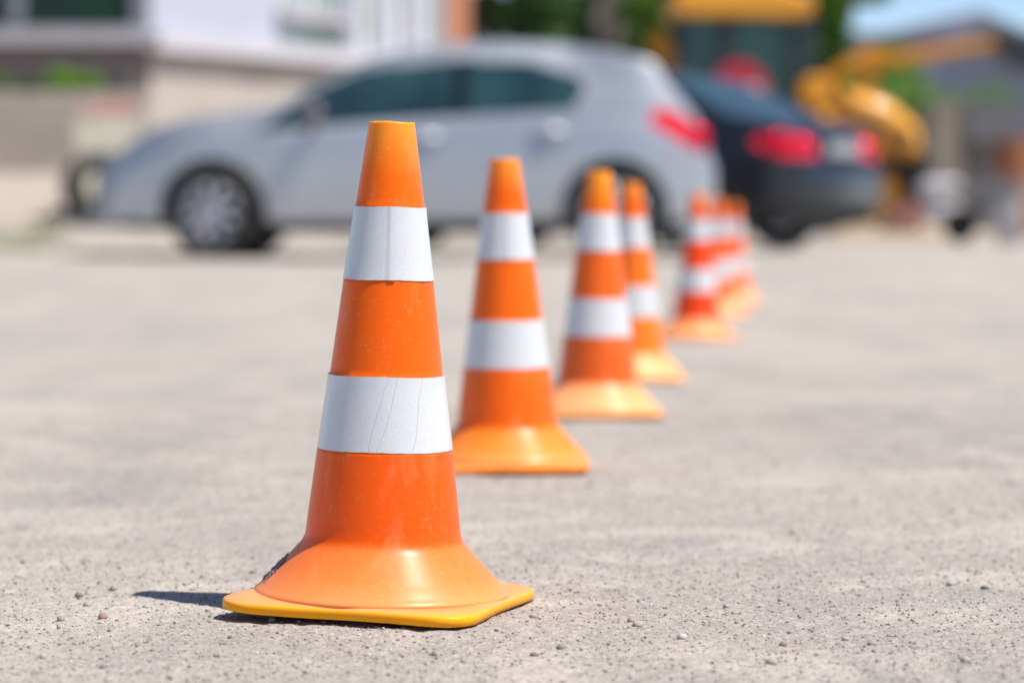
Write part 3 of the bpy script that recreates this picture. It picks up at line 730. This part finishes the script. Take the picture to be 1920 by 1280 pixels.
wall_slab('window_sill', Rp(2.16, .10), Rp(3.45, .10), 2.36, 2.47, .3, M['sill'], nrm)
wall_slab('lower_panel', Rp(2.16, -.02), Rp(3.45, -.02), 2.105, 2.355, .2, M['winpale'], nrm)
rs = random.Random(4)
wall_slab('wall', (-9, .30), (-.2, .30), 2.146, 3.499, .1, M['frame'], -front)
for k in range(12):
    s0 = 3.50 + k * .165
    mt = [M['whitewall'], M['signwhite'], M['winpale'], M['sill']][k % 4]
    wall_slab('column_panel', Rp(s0, .02 * (k % 2)), Rp(s0 + .125 + .02 * (k % 3), .02 * (k % 2)), 2.105, 4.19, .12, mt, nrm)
wall_slab('glazing', Rp(3.46, -.16), Rp(5.45, -.16), 2.106, 4.189, .05, M['winpale'], nrm)
wall_slab('brick_pier', Rp(5.46, .05), Rp(5.98, .05), 2.11, 5.02, .6, M['brick'], nrm)
b = MB(); pts = [Vector((-9.2, -.3, 5.02)), Vector((.1, -.3, 5.02)), Vector((*Rp(6.1, .3), 5.02)), Vector((*Rp(6.1, -3.5), 5.02)), Vector((-9.2, 5, 5.02))]
b.add(pts + [p + Vector((0, 0, .25)) for p in pts], [tuple(range(5)), tuple(range(9, 4, -1))] + [(i, (i + 1) % 5, (i + 1) % 5 + 5, i + 5) for i in range(5)])
b.build('roof', M['roof'], bx)
tag(bx, 'low building with dark windows, pale wall and beige plinth, behind the silver car', 'building')
# retaining wall in front of it
p0 = at(-150, 330, 25.2); p1 = at(285, 330, 25.2)
b = MB(); b.box(p0.x - 3, p1.x - .02, 25.0, 25.35, -.1, 1.38); rw = b.build('retaining_wall', M['concrete'], bevel=.02)
tag(rw, 'brownish grey concrete retaining wall topped by green weeds', 'wall')

# ------------------------------------------------------------------ vegetation
def leaf_cloud(blobs, n, size, m, name, parent, seed):
    r = np.random.default_rng(seed); bl = np.array(blobs); wts = (bl[:, 3] ** 2); wts /= wts.sum()
    k = r.choice(len(bl), n, p=wts); d = r.normal(size=(n, 3)); d /= np.linalg.norm(d, axis=1)[:, None]
    rad = r.random(n) ** .45
    c = bl[k, :3] + d * (bl[k, 3] * rad)[:, None] * np.array([1, 1, .85])
    s = size * (.6 + .8 * r.random(n))
    u = r.normal(size=(n, 3)); u /= np.linalg.norm(u, axis=1)[:, None]; t = np.cross(u, r.normal(size=(n, 3))); t /= np.linalg.norm(t, axis=1)[:, None]
    V = np.stack([c - u * s[:, None], c + t * s[:, None] * .5, c + u * s[:, None], c - t * s[:, None] * .5], 1).reshape(-1, 3)
    F = np.arange(n * 4).reshape(-1, 4)
    return np_mesh(name, V, F, m, parent)
def tree(px, d, h, spread, m, label, seed, n=15000, low=.25, group=None):
    x = (px - 960) / FPX * d; z = float(gh(x, d)); root = empty('tree', (x, d, z)); rs = random.Random(seed)
    blobs = []
    for k in range(44):
        t = rs.random(); zz = h * (low + (1 - low) * t) * .93; rr = spread * (1 - .5 * abs(t - .42)) 
        a_ = rs.random() * 6.28; q = rs.random() ** .6 * rr * .72
        blobs.append((q * math.cos(a_), q * math.sin(a_), zz, spread * (.14 + .26 * rs.random())))
    leaf_cloud(blobs, n, .11 if n > 4000 else .09, m, 'crown', root, seed)
    b = MB(); b.tube([(0, 0, -.1), (.06, 0, h * .25), (-.04, .05, h * .55), (0, 0, h * .8)], [h * .035, h * .026, h * .018, h * .006], 10)
    for bl in blobs[::3]: b.tube([(0, 0, bl[2] * .55), (bl[0] * .5, bl[1] * .5, bl[2] * .8), bl[:3]], [h * .011, h * .007, h * .003], 6)
    b.build('trunk', M['bark'], root, smooth=True)
    tag(root, label, 'tree', group); return root
TG = 'trees behind the parked cars'
tree(925, 47, 7.0, 1.35, M['leafdark'], 'dark green tree right beside the orange brick end of the building', 21, group=TG, low=.08)
tree(1050, 50, 7.0, 1.5, M['leafdark'], 'dark green tree above the rear half of the silver car roof', 22, group=TG, low=.08)
tree(1150, 54, 7.0, 1.3, M['leafdark'], 'dark green tree directly behind the brown wooden pole', 27, group=TG, low=.08)
tree(1222, 42, 6.8, .85, M['leafmid'], 'brighter green tree just left of the digger cab', 23, group=TG, low=.08)
tree(1400, 50, 7.0, 1.6, M['leafmid'], 'green tree standing behind the digger cab', 24, group=TG, low=.08)
tree(1560, 50, 7.5, 1.6, M['leafmid'], 'mid green tree against the sky, right of the digger cab', 25, n=24000, group=TG, low=.08)
def bush(px, d, h, spread, m, label, seed, n=1800, name='bush', z=None, size=.05, cat='bush', group=None, flat=1):
    x = (px - 960) / FPX * d; zz = float(gh(x, d)) if z is None else z; root = empty(name, (x, d, zz)); rs = random.Random(seed)
    blobs = [((rs.random() * 2 - 1) * spread * .7, (rs.random() * 2 - 1) * spread * .4 * flat, h * (.25 + .55 * rs.random()), h * .32) for _ in range(12)]
    leaf_cloud(blobs, n, size, m, 'foliage', root, seed)
    b = MB()
    for bl in blobs[::2]: b.tube([(bl[0] * .3, bl[1] * .3, 0), (bl[0] * .7, bl[1] * .7, bl[2] * .5), bl[:3]], [.02 * h + .004, .012 * h + .003, .004], 5)
    b.build('stem', M['bark'], root)
    tag(root, label, cat, group)
bush(1700, 44, 2.45, 1.6, M['leafmid'], 'rounded green bush beyond the yellow loader arm', 31, 6000, size=.07)
bush(1800, 46, 2.25, 1.2, M['leafdark'], 'dark green bush rising over the beige wall at right', 32, 3000, size=.07)
WG = 'weeds on top of the retaining wall'
for k, (px, h, m_, lb) in enumerate([(60, .12, 'leafmid', 'sparse low weed at the far left of the retaining wall top'), (112, .24, 'leafbright', 'bright green weed clump left of centre on the retaining wall top'), (165, .21, 'leafbright', 'yellow-green weed clump, rightmost on the retaining wall top')]):
    bush(px, 25.17, h, .13, M[m_], lb, 40 + k, 500, 'weed', 1.37, .022, 'weed', WG, .6)
bush(-6, 25.17, .22, .12, M['leafmid'], 'green weed cut by the left edge of the picture, above the retaining wall', 45, 400, 'weed', 1.37, .025, 'weed', WG, .6)
# grass on the verge at left (uncountable)
def grass():
    r = np.random.default_rng(9); n = 3500
    cl = [(40, 20.9, .35, .25), (-40, 21.0, .4, .3), (190, 19.4, .25, .12), (330, 19.7, .3, .1), (90, 21.3, .2, .12)]
    k = r.integers(0, len(cl), n); c = np.array([((p - 960) / FPX * d, d, a_, b_) for p, d, a_, b_ in cl])[k]
    k = np.where(r.random(n) < .6, 0, 1)[:, None] * 0 + c
    x = c[:, 0] + r.normal(size=n) * c[:, 2] * .5; y = c[:, 1] + r.normal(size=n) * c[:, 3]
    z = gh(x, y); h = .015 + .03 * r.random(n); a_ = r.random(n) * 6.28; w_ = .006
    P0 = np.stack([x - w_ * np.cos(a_), y - w_ * np.sin(a_), z - .003], 1); P1 = np.stack([x + w_ * np.cos(a_), y + w_ * np.sin(a_), z - .003], 1)
    P2 = np.stack([x + .03 * r.normal(size=n), y + .03 * r.normal(size=n), z + h], 1)
    V = np.stack([P0, P1, P2], 1).reshape(-1, 3); o = np_mesh('grass', V, np.arange(n * 3).reshape(-1, 3), M['grass'])
    tag(o, 'thin patches of yellowish grass on the sandy verge at left', 'grass', kind='stuff')
grass()

# ------------------------------------------------------------------ folding board and old tyre at left
D3 = 21.6; q = at(203, 368, D3)
gz = float(gh(q.x, D3)); sb_ = empty('folding_sign_board', (q.x, D3, gz), R(8))
hh = at(203, 192, D3).z - gz
b = MB(); b.box(-.25, .25, -.025, .025, hh - .38, hh - .105); b.build('board', M['cream'], sb_, bevel=.01)
b = MB(); b.box(-.21, .20, -.030, .028, hh - .10, hh); b.build('header', M['redboard'], sb_, bevel=.01)
b = MB(); b.prism([(-.04, hh - .37), (.05, hh - .37), (.10, .02), (-.16, .02)], -.02, .02); b.build('stand', M['galv'], sb_)
for s in (-1, 1):
    b = MB(); b.bar((s * .20, .03, hh - .37), (s * .22, .26, 0), .035, .035); b.build('leg', M['cream'], sb_)
tag(sb_, 'cream board on a grey stand with a faded red header, left of the silver car', 'sign board')
q = at(150, 368, 21.75); gz = float(gh(q.x, 21.75))
b = MB(); b.lathe([(.12, -.085), (.20, -.10), (.265, -.085), (.275, 0), (.265, .085), (.20, .10), (.12, .085), (.13, 0)], 48, 'y', close=True)
ty = b.build('old_tyre', M['rubber'], smooth=True); ty.location = (q.x + .10, 21.95, gz + .262); ty.rotation_euler = (R(-8), 0, R(30))
tag(ty, 'old black tyre standing behind the cream board', 'tyre')

# ------------------------------------------------------------------ road sign
D4 = 27.0; q = at(1388, 168, D4); gz = float(gh(q.x, D4)); rsn = empty('no_entry_sign', (q.x, D4, gz), R(6)); zc = q.z - gz
b = MB(); b.lathe([(0, -.012), (.262, -.012), (.268, 0), (.262, .012), (0, .012)], 48, 'y', (0, 0, zc)); b.build('sign_disc', M['signred'], rsn, smooth=False)
b = MB(); b.box(-.19, .19, -.020, -.014, zc - .06, zc + .045); b.build('white_bar', M['signwhite'], rsn)
b = MB(); b.tube([(0, .05, 0), (0, .05, zc + .25)], .03, 12); b.build('pole', M['galv'], rsn)
tag(rsn, 'round red no-entry sign with a white bar, in front of the digger cab', 'road sign')

# ------------------------------------------------------------------ backhoe loader
D5 = 34.0; q = at(1395, 430, D5); gz = float(gh(q.x, D5)); dg = empty('backhoe_loader', (q.x, D5, gz))
def Lc_(px, py): p = at(px, py, D5); return (p.x - q.x, p.z - gz)
x0, z1 = Lc_(1250, -8); x1, z0 = Lc_(1514, 40)
b = MB(); b.prism([(x0 + .1, z0), (x0, z0 + .10), (x0 + .04, z0 + .28), (x0 + .4, z1 + .03), (x1 - .4, z1 + .03), (x1 - .04, z0 + .22), (x1, z0 + .06), (x1 - .1, z0 - .03)], -.95, .75); b.build('cab_roof', M['yellow'], dg, bevel=.05)
zb_ = 1.15
for (px, y) in ((1262, -.78), (1352, -.82), (1478, -.82), (1518, -.70), (1262, .62), (1518, .62)):
    a_, _ = Lc_(px, 0); b = MB(); b.bar((a_, y, zb_), (a_ + (.03 if px < 1300 else -.02), y, z0 + .02), .10, .10 if px != 1352 else .16); b.build('cab_post', M['steel'], dg, bevel=.01)
for (pa, pb, y) in ((1270, 1342, -.74), (1364, 1470, -.76), (1486, 1512, -.70), (1270, 1512, .64)):
    a_, _ = Lc_(pa, 0); c_, _ = Lc_(pb, 0); b = MB(); b.box(a_, c_, y - .012, y + .012, zb_ + .02, z0 + .0); b.build('cab_window', M['cabglass'], dg)
b = MB(); b.box(x0 + .12, x1 - .05, -.80, .7, .62, zb_ - .01); b.build('cab_base', M['steel'], dg, bevel=.05)
b = MB(); b.box(x0 + .7, x0 + 1.1, -.2, .3, zb_, 1.75); b.box(x0 + .62, x0 + .74, -.2, .3, zb_ + .3, 2.2); b.build('seat', M['black'], dg, bevel=.04)
b = MB(); b.box(x1 - .04, x1 + 1.15, -.42, .42, .62, 1.45); b.build('bonnet', M['yellow_old'], dg, bevel=.10)
b = MB(); b.box(x0 - .2, x1 + 1.1, -.38, .38, .45, .62); b.build('chassis', M['steel'], dg)
for (wx, wr, ww) in ((x0 + .55, .72, .20), (x1 + .75, .46, .15)):
    for s in (-1, 1):
        b = MB(); b.lathe([(0, -.08), (wr * .5, -.08), (wr * .55, -.12), (wr * .55, .12), (wr * .5, .08), (0, .08)], 32, 'y'); wo = b.build('wheel', M['yellow_old'], dg, loc=(wx, s * .92, wr), smooth=False)
        b = MB(); b.lathe([(wr * .56, -ww), (wr * .9, -ww * 1.1), (wr, -ww * .8), (wr, ww * .8), (wr * .9, ww * 1.1), (wr * .56, ww)], 40, 'y', close=True); b.build('tyre', M['rubber'], wo, smooth=True)
# thick loader arm with rounded pivot
pA = Lc_(1512, 182); pB = Lc_(1560, 200); pC = Lc_(1630, 225); pD = Lc_(1676, 262); pE = Lc_(1680, 318)
b = MB(); b.lathe([(0, -.18), (.17, -.18), (.20, -.14), (.20, .14), (.17, .18), (0, .18)], 32, 'y', (pA[0], -1.0, pA[1])); b.build('pivot', M['yellow_old'], dg, smooth=False)
for s in (-1, 1):
    b = MB(); b.tube([(pB[0] - .06, s * 1.0, pB[1] + .05), (pB[0], s * 1.0, pB[1]), (pC[0], s * 1.0, pC[1]), (pD[0] - .02, s * 1.0, pD[1] + .02), (pE[0] + .02, s * 1.0, pE[1] + .12), (pE[0], s * 1.0, pE[1])], [.14, .19, .21, .20, .16, .13], 20); b.build('loader_arm', M['yellow'], dg, smooth=True)
for (px_, pz_) in (pB, pD):
    b = MB(); b.lathe([(0, -.23), (.07, -.23), (.07, .23), (0, .23)], 16, 'y', (px_, -1.0, pz_)); b.build('pin', M['steel'], dg)
for (ya, yb) in ((-1.24, -1.22),):
    b = MB(); b.tube([(pB[0] + .1, ya, pB[1] - .08), (pC[0], ya, pC[1] - .10), (pE[0] - .05, ya, pE[1] + .05)], .035, 10); b.build('hydraulic_hose', M['steel'], dg, smooth=True)
b = MB(); xq = pE[0]; zq = pE[1]; b.prism([(xq + .10, zq + .20), (xq + .18, zq + .12), (xq + .20, .25), (xq + .75, .12), (xq + .76, .08), (xq + .10, .08), (xq + .02, .2)], -1.2, 1.2); b.build('bucket', M['steel'], dg)
b = MB(); u1 = Lc_(1285, 165); u0 = Lc_(1225, 70); b.bar((u1[0], -.35, u1[1]), (u0[0], -.35, u0[1]), .2, .22); b.build('stabiliser_strut', M['yellow_old'], dg, bevel=.03)
tag(dg, 'yellow backhoe loader with glazed cab parked behind the dark car', 'digger')
# the long thin yellow boom of a second machine, beyond
D6 = 37.0; q6 = at(1640, 430, D6); g6 = float(gh(q6.x, D6)); ex = empty('excavator', (q6.x, D6, g6))
def L6(px, py): p = at(px, py, D6); return (p.x - q6.x, p.z - g6)
def beam(pts, wy, ths, name, m, y=0):
    top = []; bo = []
    P = [L6(*p) for p in pts]
    for i, (x, z) in enumerate(P):
        a_ = P[max(i - 1, 0)]; c_ = P[min(i + 1, len(P) - 1)]; dx, dz = c_[0] - a_[0], c_[1] - a_[1]; l = math.hypot(dx, dz); nx_, nz_ = -dz / l, dx / l
        top.append((x + nx_ * ths[i] / 2, z + nz_ * ths[i] / 2)); bo.append((x - nx_ * ths[i] / 2, z - nz_ * ths[i] / 2))
    b = MB(); b.prism(top + bo[::-1], y - wy / 2, y + wy / 2); return b.build(name, m, ex, bevel=.02)
beam([(1535, 165), (1580, 128), (1625, 110), (1700, 108), (1790, 92), (1870, 82)], .26, [.10, .15, .20, .15, .13, .11], 'boom', M['yellow_old'])
beam([(1622, 92), (1632, 130), (1628, 175)], .2, [.24, .2, .14], 'hydraulic_link', M['yellow_old'], .02)
beam([(1868, 62), (1890, 84), (1940, 110)], .5, [.10, .34, .42], 'bucket', M['steel'])
tb = MB(); ax, az = L6(1545, 200); tb.box(ax - .9, ax + .5, -.7, .7, .75, 1.45); tb.build('house', M['yellow_old'], ex, bevel=.08)
tb = MB(); tb.bar((ax + .1, 0, 1.4), (L6(1535, 165)[0], 0, L6(1535, 165)[1]), .3, .3); tb.build('boom_foot', M['steel'], ex)
for s in (-1, 1):
    tb = MB(); tb.prism([(ax - 1.0, .1), (ax - 1.1, .35), (ax - .9, .6), (ax + .7, .6), (ax + .9, .35), (ax + .8, .1), (ax + .6, 0), (ax - .8, 0)], s * .75 - .18, s * .75 + .18); tb.build('track', M['rubber'], ex, bevel=.03)
tag(ex, 'excavator beyond the loader with a long thin ochre boom reaching right', 'excavator')

# ------------------------------------------------------------------ right background
# gabled shed
D7 = 62.0; q7 = at(1800, 420, D7); g7 = float(gh(q7.x, D7)); sh = empty('shed', (q7.x, D7, g7))
def L7(px, py): p = at(px, py, D7); return (p.x - q7.x, p.z - g7)
ea = L7(1590, 78); pk = L7(1832, 22); eb = L7(2060, 120); zw = L7(0, 118)[1]
b = MB(); b.prism([(ea[0] + .2, -.2), (ea[0] + .2, ea[1] - .45), (pk[0], pk[1] - .20), (eb[0] - .2, eb[1] - .45), (eb[0] - .2, -.2)], 0, 7); b.build('wall', M['bluewall'], sh)
b = MB(); b.prism([(ea[0], ea[1]), (pk[0], pk[1]), (pk[0], pk[1] - .5), (ea[0], ea[1] - .62)], -.3, 7.3); b.build('roof', M['roof'], sh)
b = MB(); b.prism([(pk[0] + .01, pk[1]), (eb[0], eb[1]), (eb[0], eb[1] - .7), (pk[0] + .01, pk[1] - .7)], -.31, 7.3); b.build('roof', M['roofdark'], sh)
b = MB(); b.box(pk[0] - .4, pk[0] + .3, -.03, 0.02, 1.6, 2.7); b.build('door', M['steel'], sh)
tag(sh, 'blue-grey shed with a low gabled metal roof under the sky', 'shed')
# dark low roof strip to the left of it
D8 = 58.0; q8 = at(1660, 420, D8); b = MB()
cb = empty('carport', (q8.x, D8, float(gh(q8.x, D8))))
za = at(1600, 62, D8).z; zb2 = at(1600, 84, D8).z
b.box(-.75, 1.1, 0, 3, zb2 - cb.location.z, za - cb.location.z); b.build('roof', M['roofdark'], cb)
for xx in (-.65, 1.0):
    b = MB(); b.box(xx - .06, xx + .06, .1, .22, 0, zb2 - cb.location.z - .003); b.build('post', M['galv'], cb)
tag(cb, 'flat dark-roofed carport to the left of the gabled shed', 'carport')
# beige wall block with grey pier
D9 = 39.5; qa = at(1752, 192, D9); qb = at(1960, 192, D9); g9 = float(gh(qa.x, D9))
bw = empty('low_outbuilding', (qa.x, D9, g9)); ww = qb.x - qa.x; hz = qa.z - g9
b = MB(); b.box(0, .42, 0, 1.8, -.1, hz); b.box(.425, ww, .15, 1.8, -.1, hz - .55); b.build('wall', M['beigewall'], bw)
b = MB(); b.box(.43, ww + .1, -.05, 1.85, hz - .54, hz - .02); b.build('roof', M['roofdark'], bw)
b = MB(); b.box(.50, .98, .10, .145, .0, hz - .62); b.build('door', M['wallshade'], bw)
tag(bw, 'beige outbuilding with a mauve door at the right edge', 'outbuilding')
# rusty drum
D10 = 30.5; qd = at(1896, 420, D10); gd = float(gh(qd.x, D10)); zt_ = at(1896, 262, D10).z - gd
b = MB(); b.lathe([(0, 0), (.19, 0), (.195, .02), (.19, zt_ * .33), (.2, zt_ * .34), (.19, zt_ * .35), (.19, zt_ * .66), (.2, zt_ * .67), (.19, zt_ * .68), (.19, zt_), (.17, zt_), (.17, zt_ - .02), (0, zt_ - .02)], 32)
dr_o = b.build('rusty_drum', M['rust'], smooth=False, loc=(qd.x + .02, D10, gd)); tag(dr_o, 'tall rusty orange-brown drum behind the wheelbarrow', 'drum')
# sacks heap
D11 = 29.6; qs = at(1765, 400, D11); gs = float(gh(qs.x, D11))
def sack(dx, dz, w_, h_, rz, lb, seed):
    b = MB(); nx2, nz2 = 20, 12; rs = random.Random(seed)
    for j in range(nz2 + 1):
        t = math.pi * j / nz2
        for i in range(nx2):
            a_ = 2 * math.pi * i / nx2; sx_ = abs(math.cos(a_)) ** .6 * math.copysign(1, math.cos(a_)); sy_ = abs(math.sin(a_)) ** .6 * math.copysign(1, math.sin(a_))
            k = math.sin(t) ** .55 * (1 + .06 * math.sin(3 * a_ + seed) * math.sin(2 * t)); b.v.append((w_ / 2 * sx_ * k, .17 * sy_ * k, h_ / 2 - h_ / 2 * math.cos(t)))
    for j in range(nz2):
        for i in range(nx2): a0 = j * nx2 + i; a1 = j * nx2 + (i + 1) % nx2; b.f.append((a0, a1, a1 + nx2, a0 + nx2))
    o = b.build('sack', M['sack'], smooth=True, loc=(qs.x + dx, D11, gs + dz)); o.rotation_euler = (0, 0, rz); tag(o, lb, 'sack', 'white sacks piled beside the wheelbarrow')
sack(-.02, 0, .52, .20, .1, 'bottom white sack of the pile left of the wheelbarrow', 1)
sack(.02, .19, .50, .20, -.1, 'middle white sack of the pile left of the wheelbarrow', 2)
sack(0, .38, .48, .25, .05, 'topmost white sack of the pile left of the wheelbarrow', 3)
# wheelbarrow
D12 = 26.5; qw = at(1845, 455, D12); gw = float(gh(qw.x, D12)); wb_ = empty('wheelbarrow', (qw.x, D12, gw))
def Lw(px, py): p = at(px, py, D12); return (p.x - qw.x, p.z - gw)
t0, t1, t2, t3 = Lw(1772, 348), Lw(1905, 334), Lw(1882, 415), Lw(1828, 408)
b = MB()
def ring(y_, k): return [(t0[0] * k, y_, t0[1]), (t1[0] * k, y_, t1[1]), (t2[0] * k, y_ * .6, t2[1]), (t3[0] * k, y_ * .6, t3[1])]
ra, rb2 = ring(-.27, 1), ring(.27, 1)
b.add(ra + rb2, [(0, 1, 2, 3), (7, 6, 5, 4), (1, 5, 6, 2), (2, 6, 7, 3), (3, 7, 4, 0)]); tr = b.build('tray', M['galv'], wb_, smooth=False); s_ = tr.modifiers.new('s', 'SOLIDIFY'); s_.thickness = .008
for s in (-1, 1):
    b = MB(); e0 = Lw(1800, 452); b.tube([(e0[0], s * .05, .16), (t3[0], s * .15, t3[1] - .02), (t1[0] + .05, s * .24, t1[1] - .12), (t1[0] + .42, s * .26, t1[1] - .05)], .018, 8); b.build('handle', M['galv'], wb_, smooth=True)
    b = MB(); b.tube([(t2[0] - .02, s * .2, t2[1]), (t2[0] + .04, s * .22, .0)], .018, 8); b.build('leg', M['steel'], wb_, smooth=True)
b = MB(); b.lathe([(.10, -.04), (.15, -.045), (.165, 0), (.15, .045), (.10, .04)], 28, 'y', close=True); b.lathe([(0, -.03), (.105, -.03), (.105, .03), (0, .03)], 20, 'y'); b.build('wheel', M['rubber'], wb_, loc=(Lw(1800, 452)[0], 0, .165), smooth=False)
tag(wb_, 'grey steel wheelbarrow standing on the pavement at the right', 'wheelbarrow')
q = at(1888, 372, 26.0); gq = float(gh(q.x, 26.0)); b = MB(); b.lathe([(0, 0), (.09, 0), (.115, .02), (.13, .40), (.135, .41), (.125, .41), (.11, .03), (0, .025)], 32)
bk = b.build('bucket', M['sack'], smooth=True, loc=(q.x, 25.9, gq)); tag(bk, 'tall white plastic bucket in front of the wheelbarrow', 'bucket')
q = at(1702, 405, 28.5); gq = float(gh(q.x, 28.5)); b = MB(); b.lathe([(0, 0), (.13, 0), (.15, .02), (.17, .26), (.18, .27), (.165, .27), (.14, .03), (0, .025)], 32)
bk = b.build('basin', M['pinkplastic'], smooth=True, loc=(q.x, 28.5, gq + .10)); tag(bk, 'faded pink basin lying on the sand heap', 'basin')
# sand heap, low
D13 = 28.8; X2, Y2 = np.meshgrid(np.linspace(-1, 1, 50), np.linspace(-1, 1, 24)); 
cxs = (1695 - 960) / FPX * D13; xx = cxs + X2 * .85; yy = D13 + Y2 * .55; hh2 = np.clip(1 - (np.abs(X2) ** 2.5 + Y2 ** 2), 0, 1) ** .6 * (.17 + .04 * vnoise(xx, yy, .2, 8)) - .01
V = np.stack([xx.ravel(), yy.ravel(), (gh(xx, yy) + hh2).ravel()], 1); ii, jj = np.meshgrid(np.arange(49), np.arange(23)); a = (jj * 50 + ii).ravel()
so_ = np_mesh('sand_heap', V, np.stack([a, a + 1, a + 51, a + 50], 1), M['sand'], smooth=True); tag(so_, 'low heap of yellowish sand on the ground behind the dark car', 'sand heap')
# brown timber post behind the silver roof
q = at(1140, 420, 43); gq = float(gh(q.x, 43)); up = empty('utility_pole', (q.x, 43, gq)); b = MB(); b.tube([(0, 0, 0), (0, 0, 7)], [.19, .14], 14); b.build('pole', M['wood'], up, smooth=True)
b = MB(); b.box(-.22, .22, -.24, -.15, 2.7, 3.5); b.build('meter_box', M['wallshade'], up)
tag(up, 'thick brown wooden pole with a box, between the dark and bright trees', 'pole')
